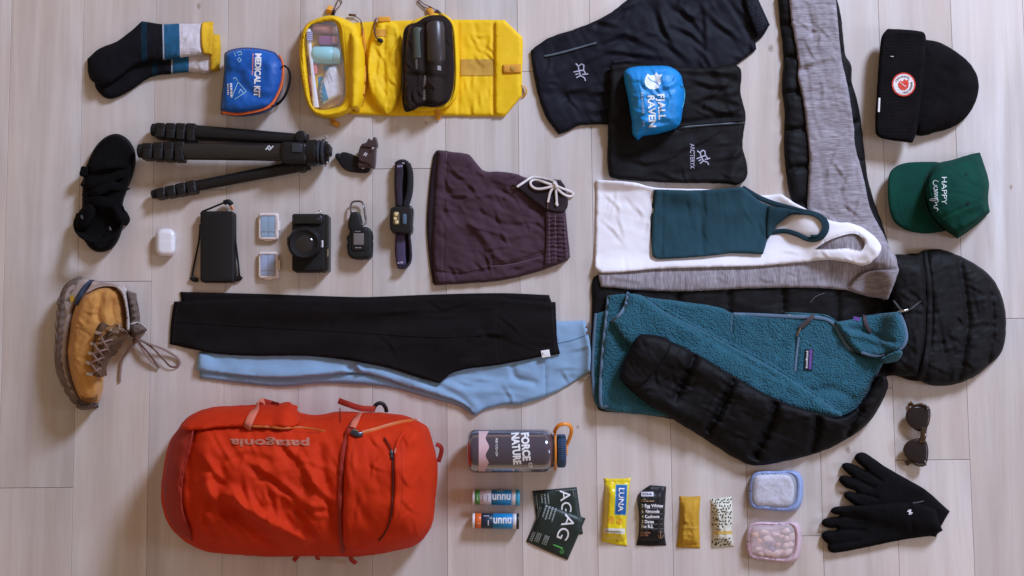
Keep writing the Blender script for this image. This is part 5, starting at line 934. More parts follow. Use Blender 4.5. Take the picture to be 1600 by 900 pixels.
nest(cap, 'crown', ['eyelet', 'lettering', 'script_stitching']); HB = M('pink_grey_quarter', (.36, .25, .21), .9, .4, 300, .2)
sheet(boot, 'heel_counter', HB, [(146, 438, 1), (160, 441), (178, 444), (182, 449, 1), (166, 447), (150, 450), (133, 458, 1)], .004, 3, edge=.4, res=2.4, drape=4)
DST = M('dark_smudge', (.16, .075, .025), .95, .4, 200, .4, col2=(.30, .14, .04), vscale=60)
patch(boot, 'worn_edge', DST, [[(147, 588), (141, 575), (143, 560), (146, 545), (150, 532), (157, 520), (168, 511), (182, 506), (190, 508), (176, 514), (164, 522), (155, 534), (151, 548), (149, 562), (150, 576)], [(126, 618), (134, 622), (146, 621), (153, 616), (152, 626), (142, 632), (130, 629)]], .0012, thr=3)
nest(boot, 'outsole', ['sole_lug']); nest(boot, 'tongue', ['tongue_tip', 'tongue_edge', 'lace_knot'])

# ================================================================== SHORTS
SHO = M('plum_cotton', (.048, .024, .034), .95, .5, 500, .2, sheen=.08, spec=.15, col2=(.066, .035, .049)); SHD = M('plum_inside', (.018, .008, .012), .95, .4, 500, .2); STI2 = plastic('lilac_thread', (.20, .13, .17), .8, bump=0); CRD = M('white_cord', (.70, .63, .60), .9, .6, 900, .1)
t = thing('shorts', 'plum elastic waist shorts folded in half with a white drawstring', 'shorts', (780, 350))
sheet(t, 'back_leg', SHD, [(680, 238), (690, 235), (704, 240), (700, 440), (679, 446, 1), (674, 430), (668, 377), (667, 343), (671, 288), (676, 250)], .007, 4, base=0., edge=.5, res=3)
sheet(t, 'legs', SHO, [(684, 234, 1), (704, 237), (732, 241), (737, 245), (751, 263), (762, 268), (780, 268), (807, 272), (823, 278), (850, 280), (876, 281, 1), (882, 291), (884, 335), (887, 365), (891, 402, 1), (884, 408), (851, 421), (818, 431), (779, 439), (730, 443), (680, 446, 1), (677, 420), (675, 380), (677, 330), (680, 280)], .012, 7, base=0., edge=.45, res=2.3, wob=.7,
      bump=add(crisp(34, (690, 245, 850, 425), 46, .0036, 2.8, 33, 20, 60), wrk(25, 80, 20, .0040, 24), wrk(70, 50, 18, .0036, 25), wrk(8, 36, 9, .0016, 26), soft(44, .005, 6), crease([(762, 290), (800, 308), (845, 330)], 7, -.006), crease([(750, 268), (775, 300), (820, 318)], 5, .003), crease([(768, 414), (800, 411), (846, 396)], 3, -.006), crease([(730, 310), (770, 303), (790, 308)], 4, .004), crease([(762, 360), (800, 370), (840, 360)], 4, .003), crease([(735, 350), (760, 375), (775, 400)], 6, .005), crease([(750, 330), (785, 350), (812, 352)], 4, -.004), crease([(698, 240), (693, 330), (692, 420)], 2, -.0018), crease([(680, 424), (720, 428), (770, 420)], 3, -.005), crease([(690, 360), (720, 350), (750, 360)], 8, .004)))
sheet(t, 'waistband', SHO, [(852, 328, 1), (884, 333, 1), (887, 365), (889, 400), (880, 410, 1), (850, 414, 1), (853, 370)], .006, 5, edge=.2, res=2., bump=add(lambda x, y: .0022*np.sin(y*.95+1.2*fbm(x/12., y/12., 3, 2)*6)*np.clip((x-848)/10., 0, 1), crease([(860, 330), (860, 412)], 1.6, -.0018), crease([(870, 330), (870, 412)], 1.6, -.0018), crease([(879, 330), (880, 410)], 1.6, -.0015)), drape=4)
sheet(t, 'front_placket', SHD, [(800, 289, 1), (830, 283), (876, 283, 1), (883, 292), (884, 328), (852, 329, 1), (836, 318), (815, 300)], .005, 4, edge=.3, res=2.6, bump=wrk(15, 40, 12, .0016, 27), drape=4)
def stitch(root, pts, mat, n, wd=.8):
    A = spline(pts, 1.5, False); L = np.concatenate([[0], np.cumsum(np.hypot(*np.diff(A, axis=0).T))]); q = []
    for i in range(n):
        a, b = L[-1]*(i+.15)/n, L[-1]*(i+.75)/n; q.append(bar(np.interp(a, L, A[:, 0]), np.interp(a, L, A[:, 1]), np.interp(b, L, A[:, 0]), np.interp(b, L, A[:, 1]), wd))
    patch(root, 'stitching', mat, q, .0007)
stitch(t, [(698, 238), (694, 330), (692, 415), (694, 440)], STI2, 55, .6); stitch(t, [(766, 412), (800, 408), (850, 394)], STI2, 34); stitch(t, [(768, 416), (800, 413), (846, 402)], STI2, 30); stitch(t, [(881, 338), (883, 370), (887, 404)], STI2, 26, 1); stitch(t, [(868, 334), (869, 412)], STI2, 26, .8); stitch(t, [(859, 334), (859, 412)], STI2, 26, .7); stitch(t, [(682, 420), (720, 424), (765, 414)], STI2, 26, .6)
sweep(t, 'leg_hem', SHD, [(684, 236, -.004), (677, 290, -.004), (674, 350, -.003), (675, 400, -.003), (679, 442, -.004)], 6, 3)
for q in ([(869, 285, .006), (858, 281, .005), (845, 278, .004), (832, 277, .004), (820, 284, .004), (808, 292, .003)], [(866, 290, .007), (852, 294, .005), (838, 295, .004), (830, 290, .004), (829, 284, .004), (835, 281, .004), (848, 284, .005), (860, 288, .006), (868, 290, .007)], [(868, 290, .007), (880, 295, .006), (892, 300, .004), (896, 304, .003), (890, 307, .003), (880, 303, .004), (872, 296, .005), (867, 290, .007)], [(867, 290, .006), (860, 300, .004), (857, 312, .003), (856, 316, .003)], [(868, 291, .006), (869, 304, .004), (870, 318, .003)]):
    sweep(t, 'drawstring', CRD, q, 3.8, 2.6)
sweep(t, 'drawstring_tip', BRC, [(808, 292, .003), (798, 295, .002)], 1.8); sweep(t, 'drawstring_tip', BRC, [(856, 316, .003), (855.5, 327, .002)], 1.6); sweep(t, 'drawstring_knot', CRD, [(868, 318, .004), (871, 320, .005), (869, 322, .004)], 4.5); sweep(t, 'drawstring_knot', CRD, [(864, 286, .008), (869, 289, .010), (868, 294, .008)], 6)

# ================================================================== LEGGINGS
LGK = M('black_stretch_jersey', (.0075, .0058, .0062), .85, .3, 900, .2, spec=.12); LGB = M('pale_blue_stretch_jersey', (.23, .375, .555), .8, .3, 900, .08, sheen=.12)
t = thing('leggings', 'pale blue leggings folded lengthwise, mostly under the black pair', 'leggings', (620, 570))
wav = add(soft(70, .006, 6), wrk(6, 120, 20, .0030, 34))
sheet(t, 'under_leg', LGB, [(312, 560, 1), (330, 575), (440, 580), (600, 585), (700, 610), (745, 640), (742, 649), (716, 634), (664, 620), (617, 607), (569, 601), (500, 599), (440, 604), (379, 599), (312, 591, 1)], .007, 5, base=0., edge=.45, res=3.5, bump=wav)
sheet(t, 'legs', LGB, [(310, 551, 1), (420, 540), (600, 520), (800, 500), (868, 502), (914, 501, 1), (917, 513), (923, 546), (922, 580, 1), (888, 602), (854, 619), (811, 632), (789, 632), (757, 640), (742, 648, 1), (724, 632), (690, 620), (640, 605), (600, 592), (560, 583), (500, 588), (440, 592), (380, 588), (340, 583), (306, 579, 1)], .009, 6, edge=.45, res=2.8, wob=.6, drape=6,
      bump=add(crisp(16, (560, 500, 910, 620), 50, .0026, 3.2, 31, 15, 45), wav, crease([(545, 576), (580, 590), (640, 606)], 5, -.006), crease([(560, 572), (570, 590), (590, 596)], 5, .006), crease([(690, 600), (760, 612), (830, 575)], 8, .004), crease([(742, 648), (720, 622), (660, 590)], 6, -.005), crease([(852, 500), (853, 560), (853, 620)], 1.6, -.0022), crease([(800, 572), (806, 590), (835, 598)], 5, -.004)))
stitch(t, [(852, 556), (853, 590), (854, 618)], plastic('blue_thread', (.12, .22, .34), .8, bump=0), 30, .7); sweep(t, 'waist_tag', WHITE, [(912, 592, .001), (921, 585, .001)], 4, 1); sweep(t, 'waist_tag', BRC, [(916, 510, .001), (918, 522, .001)], 2.4, 1)
sweep(t, 'waist_seam', plastic('blue_seam', (.13, .25, .40), .8), [(868, 537, .0), (895, 531, .0006), (917, 523, .0)], 1.3)
t = thing('leggings', 'black leggings folded lengthwise, lying on the pale blue pair', 'leggings', (570, 510))
sheet(t, 'under_leg', LGK, [(281, 456, 1), (400, 459), (552, 464), (578, 464), (681, 460), (785, 458), (858, 461, 1), (860, 476), (600, 490), (290, 480)], .006, 4, edge=.45, res=4, drape=8)
sheet(t, 'legs', LGK, [(272, 471, 1), (400, 466), (552, 468), (578, 468), (681, 464), (785, 462), (793, 466), (868, 472, 1), (871, 533), (875, 553, 1), (849, 557), (780, 570), (711, 581), (686, 599, 1), (655, 590), (595, 572), (491, 557), (401, 556), (341, 553), (265, 538, 1), (267, 505)], .0075, 5, edge=.5, res=3, wob=.5, drape=8,
      bump=add(crisp(16, (560, 470, 860, 570), 70, .0022, 3.2, 32, 10, 40), wrk(4, 160, 30, .0020, 44), soft(70, .004, 7), crease([(735, 530), (745, 522), (780, 520)], 3, .003), crease([(686, 598), (720, 560), (790, 530)], 7, -.003), crease([(782, 462), (778, 520), (781, 570)], 1.6, -.0018), crease([(755, 515), (765, 528), (785, 528)], 3, -.002)))
prism(t, 'waist_tag', WHITE, [(845, 548, 1), (858, 546, 1), (860, 557, 1), (847, 559, 1)], hf(852, 552)+.0005, hf(852, 552)+.002, .3, update=False); patch(t, 'tag_print', DKP, [rect(847.5, 551, 848.7, 555)], .0035)

KTH = plastic('charcoal_thread', (.028, .024, .026), .9, bump=0)
stitch(t, [(278, 474), (273, 505), (271, 537)], KTH, 26, .7); stitch(t, [(784, 466), (781, 515), (783, 567)], KTH, 36, .6); stitch(t, [(862, 474), (866, 530), (869, 553)], KTH, 26, .6); sweep(t, 'inner_seam', LGK, [(275, 503, .0003), (420, 512, .0003), (560, 520, .0003), (690, 527, .0003), (780, 522, .0003)], 1.2)
# ================================================================== BACKPACK
RDB = M('red_orange_nylon', (.50, .026, .005), .72, .5, 420, .1, spec=.10, col2=(.58, .036, .007)); RDS = M('red_webbing', (.30, .018, .007), .8, .5, 500, .15); PIK = M('salmon_webbing', (.58, .15, .09), .8, .6, 600, .15); RDD = M('dark_red_mesh_with_shade', (.34, .018, .006), .8, .5, 400, .2); OZP = M('orange_zipper', (.52, .115, .02), .5, .2); PRN = M('faded_print', (.48, .20, .14), .8, .3, 90, .1, spec=.1, col2=(.38, .10, .06), vscale=300)
bp = thing('backpack', 'large red orange hiking backpack lying on its back panel', 'backpack', (468, 750))
bo = [(280, 668), (294, 651), (327, 637), (365, 634), (410, 632), (430, 632), (452, 628), (459, 636), (470, 645), (497, 648), (529, 643), (571, 644), (600, 645), (635, 650), (652, 657), (668, 668), (678, 697), (684, 729), (681, 774), (674, 822), (652, 850), (616, 861), (568, 869), (536, 870), (488, 869), (423, 870), (372, 867), (320, 861), (288, 845), (265, 822), (254, 793), (252, 761), (256, 729), (265, 690)]
hump = lambda x, y: .012*np.clip(1-((x-455)/235.)**2, 0, 1)**.6*np.clip(1-((y-728)/138.)**2, 0, 1)**.85
folds_ = add(crease([(356, 770), (395, 800), (440, 826), (475, 846)], 10, .024), crease([(330, 790), (370, 812), (420, 850)], 12, -.020), crease([(345, 720), (352, 760), (372, 800)], 8, -.008), crease([(322, 745), (335, 790), (350, 815)], 8, .010), crease([(440, 760), (480, 790), (500, 830)], 10, .008), crease([(420, 745), (455, 775), (480, 800)], 8, -.008), crease([(470, 720), (490, 750), (488, 790)], 9, .006), crease([(360, 720), (390, 712), (420, 720)], 7, -.006), crease([(500, 700), (510, 760), (525, 830)], 8, -.007), crease([(300, 690), (296, 740), (300, 790)], 6, -.006), crease([(318, 700), (330, 740)], 8, .006))
folds = lambda x, y: 1.15*folds_(x, y)
sheet(bp, 'main_body', RDB, bo, .20, 104, base=0., edge=.15, res=3.4, wob=.8, fade=26, bump=add(crisp(20, (300, 680, 500, 820), 120, .0075, 5.0, 41, 52, 28), crisp(12, (300, 690, 520, 850), 40, .0035, 2.8, 43, 100, 40), hump, folds, soft(46, .010, 5), wrk(60, 70, 18, .0065, 64), wrk(-15, 50, 10, .0016, 65)), p=2.2)
# top lid edge, right hand panel
sheet(bp, 'top_pocket', RDB, [(552, 654), (600, 652), (640, 655), (656, 662), (670, 690), (678, 730), (675, 775), (667, 820), (648, 846), (610, 858), (560, 863), (540, 858), (536, 820), (537, 760), (541, 700)], .012, 10, edge=.1, res=3.2, drape=4, bump=add(crisp(16, (550, 670, 670, 850), 50, .0042, 3.2, 42, 80, 50), soft(40, .005, 9), wrk(80, 60, 16, .0028, 66), crease([(596, 684), (606, 700), (613, 712)], 4, -.005), crease([(560, 850), (600, 858), (650, 846)], 5, -.005), crease([(620, 735), (640, 770), (636, 830)], 10, .005)))
sheet(bp, 'end_panel', RDD, [(279, 672), (300, 664), (296, 700), (286, 740), (284, 790), (298, 840), (285, 840), (268, 820), (258, 790), (255, 760), (259, 728), (267, 692)], .008, 9, edge=.1, res=3.2, drape=4, bump=add(soft(26, .004, 4), wrk(85, 40, 10, .002, 67)))  # left end: a darker red of its own, plus shade put into the colour
sweep(bp, 'end_seam', RDS, [(303, 668, .001), (294, 705, .001), (285, 745, .001), (283, 785, .001), (290, 822, .001), (300, 845, .001)], 3.4)
sweep(bp, 'lid_hem', RDS, [(556, 652, .003), (545, 672, .003), (537, 700, .003), (533, 740, .003), (531, 790, .003), (532, 830, .003), (536, 864, .002)], 6, 3)
sheet(bp, 'upper_flap', RDB, [(283, 668), (296, 652), (328, 640), (365, 637), (412, 635), (452, 631), (460, 640), (464, 664), (420, 668), (385, 667), (340, 668), (310, 672)], .010, 8, edge=.12, res=3.2, drape=4, bump=add(soft(30, .005, 8), wrk(10, 60, 14, .003, 68), crease([(455, 632), (458, 664)], 5, -.004)))
sweep(bp, 'pocket_zipper', OZP, [(395, 666, .002), (420, 667, .003), (440, 669, .003), (470, 668, .003), (508, 674, .002)], 3.4, 1.8); sweep(bp, 'pocket_zipper', OZP, [(566, 676, .003), (585, 671, .003), (605, 665, .003), (630, 659, .003), (650, 657, .002)], 5.5, 2.4)
sweep(bp, 'side_zipper', plastic('dark_zip', (.06, .014, .010), .7, spec=.2), [(600, 684, .002), (608, 696, .003), (613, 710, .003), (614, 740, .003), (613, 780, .003), (610, 810, .003), (602, 832, .003), (592, 845, .002)], 1.9, 1.4)
sweep(bp, 'zipper_flap', RDB, [(634, 672, .003), (622, 690, .004), (619, 712, .004), (620, 760, .004), (616, 808, .003)], 5, 3)
sweep(bp, 'zipper_pull', GUN, [(611, 704, .006), (613, 716, .006)], 4, 2); sweep(bp, 'zipper_pull', GUN, [(549, 675, .006), (558, 679, .008), (566, 678, .006)], 7, 4); sweep(bp, 'zipper_pull', METAL, [(552, 671, .012), (560, 674, .012)], 3, 2)
sweep(bp, 'zipper_pull', PIK, [(619, 698, .005), (617, 708, .005)], 3, 1.4)
sweep(bp, 'haul_handle', PIK, [(386, 669, .004), (391, 655, .012), (399, 640, .020), (406, 630, .016), (413, 627, .004)], 11, 1.6); sweep(bp, 'haul_handle', RDD, [(411, 627, .004), (422, 630, .004), (436, 634, -.002)], 9, 1.6)
sweep(bp, 'compression_strap', RDS, [(529, 626, .050), (545, 632, .060), (565, 638, .060), (586, 639, .045)], 9, 1.6, absz=True); sweep(bp, 'compression_strap', PIK, [(551, 668, .006), (557, 655, .010), (563, 645, .006)], 9, 1.8)
sweep(bp, 'buckle', BLKP, [(583, 640, .034), (588, 632, .038), (596, 630, .036), (602, 636, .032), (604, 643, .026)], 6, 5, absz=True)
sweep(bp, 'side_loop', RDS, [(681, 694, .040), (688, 697, .040), (690, 704, .036), (685, 722, .030)], 7, 1.8, absz=True, turn=30)
for q in ([(468, 864, .05), (462, 872, .03), (459, 876, .02)], [(494, 866, .05), (497, 874, .02)], [(548, 864, .05), (549, 874, .03), (556, 880, .012)]): sweep(bp, 'lower_strap', RDD, q, 7, 1.6, absz=True)
sweep(bp, 'thread_loop', RDS, [(531, 638, .008), (532, 648, .006), (532, 660, .002)], 2)
stitch(bp, [(306, 672), (299, 706), (290, 745), (288, 785), (295, 822)], RDS, 40, .7); stitch(bp, [(562, 668), (552, 700), (546, 740), (543, 790), (543, 845)], RDS, 46, .7); stitch(bp, [(626, 676), (628, 720), (628, 780), (622, 815)], RDS, 36, .7)
stitch(bp, [(342, 671), (395, 671), (430, 673), (500, 676)], RDS, 40, .8)
text(bp, 'patagonia', PRN, 421.5, 690.5, 181, 12.5, width=124, bold=.03, eps=.0022, thr=2.2)

# ================================================================== BOTTLE, TABLET TUBES, SACHETS
t = thing('water_bottle', 'smoky translucent water bottle with white words and blue cap', 'water bottle', (800, 705))
SMK = M('smoky_tritan', (.085, .07, .095), .14, 0, col2=(.10, .08, .11), vscale=4, spec=.6, coat=.3, trans=.30); SMKI = plastic('bottle_inside', (.045, .03, .04), .4)
zb = 33.8*S
A_, B_ = (731, 705), (884, 704)
lathe(t, 'body', SMK, A_, B_, [(0, 24), (1, 28), (4, 31.5), (9, 33.6), (14, 33.8), (118, 33.8), (124, 33), (129, 30), (132, 26), (134, 24.5), (138, 24.5)], zb, 56, sharp=60)
lathe(t, 'neck_ring', SMK, A_, B_, [(133, 26), (134, 27), (137, 27), (138, 26)], zb, 40, update=False)
OLP = plastic('orange_strap', (.78, .26, .02), .4); CAPB = plastic('navy_cap', (.028, .065, .145), .42)
lathe(t, 'strap_ring', OLP, A_, B_, [(134.5, 25), (135, 32), (137.5, 32), (138, 25)], zb, 40); V = []
lathe(t, 'cap', CAPB, A_, B_, [(139.5, 23.5), (140, 25.5), (151, 25.5), (153, 23.5), (153.2, 12)], zb, 48)
for k in range(26):
    a = math.pi*(k+.5)/26; y = 704.5+25.4*math.cos(a); z = zb+25.4*S*math.sin(a); sweep(t, 'cap_rib', CAPB, [(871.5, y, z), (877, y, z), (882.5, y, z)], 1.5, absz=True, seg=5, res=6)
sweep(t, 'strap_loop', OLP, [(866.5, 676, .066), (868, 671, .076), (873, 665, .082), (881, 662.5, .084), (889, 664, .080), (893, 671, .074), (891, 682, .064), (886, 694, .054), (884, 699, .050)], 5.5, 2.4, absz=True, turn=20)
prism(t, 'strap_pivot', OLP, rrect(884.5, 704, 5, 16, 2), .035, .060, 1.5)
PKG = plastic('dusty_pink_print', (.62, .42, .44), .5, bump=0); wv = []
for y in np.linspace(673.5, 736.5, 30): wv.append((761.5+2.6*math.cos((y-671)*2*math.pi/27)+(-2 if y > 725 else 0), y))
patch(t, 'print', PKG, [[(748, 673.5), *[(x, y) for x, y in wv], (748, 736.5)]], .0007, thr=3)
text(t, 'FORCE', WHITE, 821.5, 698, 86, 12, width=44, bold=.045, thr=2.5, eps=.0008, shear=.0); text(t, 'OF', WHITE, 829, 727, 86, 6, width=8.5, bold=.03, thr=2.5, eps=.0008); text(t, 'NATURE', WHITE, 806.5, 701, 86, 12, width=50, bold=.045, thr=2.5, eps=.0008)
text(t, 'REI CO-OP', WHITE, 776, 699, 90, 3.4, width=28, thr=2.5, eps=.0008, bold=.01)
nest(t, 'cap', ['cap_rib', 'strap_pivot']); nest(t, 'strap_ring', ['strap_loop'])
def tube(label, cy, bands, z):
    t = thing('tablet_tube', label, 'tablet tube', (775, cy), 'effervescent tablet tubes'); a, b = (738, cy-.5), (812, cy+.5)
    for nm, m_, x0, x1, r in bands: lathe(t, nm, m_, a, b, [(x0, r-.8), (x0+.6, r), (x1-.6, r), (x1, r-.5)], z, 32, cap=True, sharp=60)
    return t
WPL = plastic('white_tube', (.72, .70, .74), .35); AZU = plastic('azure_label', (.010, .235, .54), .35)
t1 = tube('green and white tablet tube with a light blue cap, below the bottle', 777, [('end_cap', WPL, 0, 4, 11.6), ('label_end', plastic('green_label', (.075, .27, .055), .4), 4, 12, 11.8), ('label_back', plastic('lilac_white_label', (.62, .58, .66), .4), 12, 30, 11.8), ('label', AZU, 30, 61, 11.9), ('tube_end', WPL, 61, 68, 11.6), ('cap', plastic('light_blue_cap', (.04, .42, .68), .35), 68, 74, 12.6)], 12.2*S)
t2 = tube('orange and navy tablet tube with a black cap, nearest the bottom', 814, [('end_cap', WPL, 0, 4, 11.6), ('label_end', plastic('orange_label', (.68, .13, .02), .4), 4, 14, 11.8), ('label_back', plastic('navy_label_band', (.012, .028, .06), .4), 14, 32, 11.8), ('label', AZU, 32, 63, 11.9), ('tube_end', WPL, 63, 69, 11.6), ('cap', plastic('black_cap', (.02, .018, .02), .4), 69, 73, 12.4)], 12.2*S)
text(t1, 'nuun', WHITE, 783.5, 776.5, 180, 9.4, width=28, bold=.02, thr=2, eps=.0005, upw=1); text(t2, 'nuun', WHITE, 785, 813.5, 180, 9.4, width=28, bold=.02, thr=2, eps=.0005, upw=1)
patch(t1, 'small_print', DKP, rowmarks(754, 772, 90, 12, 1, 3)+rowmarks(762, 774, 90, 9, 1, 5), .0005); patch(t2, 'small_print', WHITE, rowmarks(756, 806, 0, 9, 1, 3)+rowmarks(763, 813, 90, 8, 1.4, 7)+rowmarks(746, 818, 0, 6, .8, 9), .0005); patch(t1, 'small_print', WHITE, rowmarks(777, 767.5, 0, 10, .9, 3)+rowmarks(746, 774, 90, 8, .9, 1), .0005)
FOI = M('dark_green_foil', (.012, .024, .020), .42, .2, 300, .2, spec=.45); LGN = plastic('lime_print', (.10, .42, .08), .6, bump=0); PGY = plastic('pale_grey_print', (.30, .34, .32), .6, bump=0)
def sachet(label, o, seed):
    t = thing('sachet', label, 'sachet', tuple(np.mean([p[:2] for p in o], 0)), 'dark green drink powder sachets'); sheet(t, 'pouch', FOI, o, .007, 16, edge=.12, res=2.6, bump=add(soft(18, .0012, seed), wrk(40, 30, 10, .0006, seed)), drape=6); return t
s1 = sachet('dark green sachet with large white letters, half under the other sachet', [(832, 767, 1), (866, 764), (901, 761, 1), (906, 797), (911, 834, 1), (880, 838), (842, 842, 1), (837, 804)], 5)
text(s1, 'AG', WHITE, 884, 783, 85, 17, width=36, bold=.0, eps=.0008, thr=3)
patch(s1, 'small_print', PGY, rowmarks(856, 771, 84, 16, 2, 1)+rowmarks(851, 772, 84, 16, 2, 2)+rowmarks(846, 772, 84, 14, 2, 3)+rowmarks(838, 774, 84, 22, 1, 4)+rowmarks(835.5, 775, 84, 18, .8, 8), .0006); lineset(s1, PGY, [[(868, 767), (895, 765)], [(895, 765), (897, 776)]], .5)
s2 = sachet('dark green sachet with large letters and a lime numeral, lying on top', [(849, 786, 1), (882, 798), (915, 810, 1), (901, 843), (887, 875, 1), (854, 861), (822, 846, 1), (836, 815)], 9)
text(s2, 'AG', WHITE, 884.5, 824, 112, 19, width=40, bold=.0, eps=.0008, thr=3); text(s2, '1', LGN, 872, 854, 112, 17, eps=.0008, thr=3)
for k in range(4): patch(s2, 'small_print', PGY, rowmarks(869-k*5, 794-k*1.6, 108, 22-2*(k % 2), 2.1, 20+k), .0006)
patch(s2, 'small_print', PGY, rowmarks(846.5, 792, 110, 18, .9, 31)+rowmarks(844, 792, 110, 14, .8, 32), .0006)
for (x, y, n_) in ((858, 838, 3), (846, 834, 3), (836, 832, 2)): patch(s2, 'small_print', PGY, [b_ for k in range(n_) for b_ in rowmarks(x-k*2.6, y-k, 112, 15, 1.7, 40+int(x)+k)], .0006)
lineset(s2, LGN, [[(878+3*math.cos(a), 862+3*math.sin(a)) for a in np.linspace(0, 2*math.pi, 11)], [(877, 862), (878, 863.5), (880, 860.5)]], .7)

# ================================================================== SNACK BARS
def barwrap(label, o, mat, h, seed, crimp=6, y0=0, y1=0, res=2.2):
    t = thing('snack_bar', label, 'snack bar', tuple(np.mean([p[:2] for p in o], 0)), 'wrapped snack bars')
    body = lambda x, y: h*np.clip(1-np.abs((y-(y0+y1)/2)/((y1-y0)/2-crimp))**6, 0, 1)
    sheet(t, 'wrapper', mat, o, .004, 7, base=0., edge=.35, res=res, fade=8, bump=add(body, crisp(22, (o[0][0]-2, y0+4, o[2][0], y1-4), 18, .0022, 1.8, seed, 80, 70), wrk(85, 26, 8, .0015, seed), soft(13, .0018, seed), lambda x, y: .0010*np.sin(y*2.2)*(np.abs(y-(y0+y1)/2) > (y1-y0)/2-crimp)), wob=.5, seed=seed); return t
LUN = M('yellow_foil_film', (.80, .62, .010), .26, .2, 200, .14, spec=.6, vscale=40); 
t = barwrap('bright yellow snack bar with a blue name panel', [(944, 747, 1), (960, 748), (986, 747, 1), (984, 757), (982, 787), (979, 826), (980, 853, 1), (962, 851), (941, 846, 1), (941, 832), (944, 787), (945, 756)], LUN, .018, 3, 8, 747, 852)
BPL = plastic('blue_panel', (.012, .10, .34), .4, bump=0); CYP = plastic('cyan_edge', (.12, .42, .55), .4, bump=0)
patch(t, 'name_panel_edge', CYP, [[(962, 757), (980.5, 757), (978.5, 805), (960.5, 804)]], .0006, thr=3); patch(t, 'name_panel', BPL, [[(963.2, 758), (979.4, 758), (977.5, 804), (961.8, 803)]], .0010, thr=3); text(t, 'LUNA', WHITE, 970.8, 781, 92, 9, width=37, bold=.015, eps=.0014, thr=3)
patch(t, 'flavour_strip', plastic('white_strip', (.72, .72, .62), .5, bump=0), [[(944, 825), (977, 826), (976, 835), (943, 832)]], .0006, thr=3); patch(t, 'small_print', DKP, rowmarks(947, 830, 3, 26, 1.6, 4), .001); patch(t, 'fruit_print', plastic('amber_print', (.72, .38, .01), .5, bump=0), [circ(955, 812, 6, 12), circ(968, 815, 5, 12)], .0006, thr=3)
RXB = M('black_matt_film', (.009, .0085, .0095), .45, .2, 200, .2, spec=.3)
t = barwrap('black snack bar printed with a white ingredient list', [(996, 776), (1004, 766), (1016, 758, 1), (1041, 760, 1), (1039, 794), (1038, 828), (1041, 852, 1), (1018, 853), (994, 852, 1), (998, 832), (998, 800)], RXB, .016, 7, 7, 757, 853)
for s_, y, w_ in (('3 Egg Whites', 791, 35), ('6 Almonds', 799, 29), ('4 Cashews', 807, 29), ('2 Dates', 815, 20), ('No B.S.', 822.5, 19)): text(t, s_, WHITE, 1002.5+w_/2*.96, y, 0, 5, width=w_*.96, bold=.03, eps=.0014, thr=1.8); patch(t, 'rule_line', plastic('grey_rule', (.25, .25, .25), .6, bump=0), [bar(1001, y+3.9, 1036, y+3.9, .5)], .0006)
patch(t, 'name_panel', plastic('lilac_white_panel', (.68, .66, .74), .5, bump=0), [[(1002, 768.5), (1021, 768.5), (1021, 775.5), (1002, 775.5)]], .0007, thr=3); text(t, 'RXBAR', plastic('dark_ink', (.05, .05, .07), .6, bump=0), 1011.5, 772, 0, 3.6, width=15, eps=.0011, bold=.02)
patch(t, 'small_print', plastic('tan_print', (.50, .30, .15), .6, bump=0), rowmarks(1002, 783, 0, 20, 1.4, 5)+rowmarks(1003, 780.5, 0, 7, 1, 6), .0007); text(t, 'Chocolate', plastic('copper_print', (.62, .27, .12), .6, bump=0), 1008.5, 832, 0, 3.2, width=15, eps=.0008); text(t, 'Sea Salt', plastic('copper_print_b', (.62, .27, .12), .6, bump=0), 1007, 836, 0, 3.2, width=12, eps=.0008)
lineset(t, plastic('bronze_print', (.36, .20, .10), .6, bump=0), [[(1032, 829), (1032, 840)], [(1029, 831), (1035, 831)], [(1028, 836), (1030, 840), (1032, 841), (1034, 840), (1037, 836)]], .8)
MUS = M('mustard_paper', (.52, .285, .022), .7, .4, 300, .08, spec=.3); DMU = plastic('mustard_print', (.33, .16, .012), .7, bump=0)
t = barwrap('plain mustard coloured snack bar', [(1062, 775, 1), (1078, 776), (1095, 775, 1), (1093, 799), (1093, 823), (1094, 856, 1), (1076, 856), (1057, 855, 1), (1060, 832), (1062, 808)], MUS, .013, 12, 6, 775, 856)
patch(t, 'small_print', DMU, rowmarks(1067, 818.5, 0, 9, 1.6, 3)+rowmarks(1066, 827, 0, 22, .6, 5)+rowmarks(1066, 829, 0, 22, .6, 6)+rowmarks(1066, 837, 0, 20, .7, 7), .0007); patch(t, 'band', plastic('mustard_band', (.58, .34, .035), .6, bump=0), [[(1063, 822.5), (1091, 822.5), (1091, 825.5), (1063, 825.5)]], .0006, thr=3)
CRM = M('cream_film', (.68, .66, .54), .5, .15, 200, .05)
t = barwrap('cream snack bar covered in small black dashes with a yellow band', [(1110, 781, 1), (1118, 779), (1143, 776, 1), (1145, 799), (1144, 828), (1147, 853, 1), (1130, 855), (1112, 856, 1), (1115, 832), (1114, 805)], CRM, .013, 16, 6, 777, 856)
dsh = []; r_ = random.Random(3)
for i in range(7):
    for j in range(16):
        x = 1114+i*4.7+(j % 2)*2.3+r_.uniform(-1.1, 1.1); y = 781+j*4.7+r_.uniform(-1.3, 1.3)
        if 823 < y < 841 or x > 1143: continue
        a = math.radians(r_.choice([-40, 35, 80, 10, -65])); c_, s_ = 1.7*math.cos(a), 1.7*math.sin(a); dsh.append(bar(x-c_, y-s_, x+c_, y+s_, 1.7))
patch(t, 'dash_print', plastic('black_print', (.02, .02, .02), .6, bump=0), dsh, .0007); patch(t, 'yellow_band', plastic('yellow_band_print', (.62, .42, .10), .6, bump=0), [[(1116, 830), (1144, 829.5), (1144, 834.5), (1116, 835)]], .0007, thr=3); patch(t, 'small_print', DKP, rowmarks(1117, 827, 0, 11, 1.6, 3), .0007)

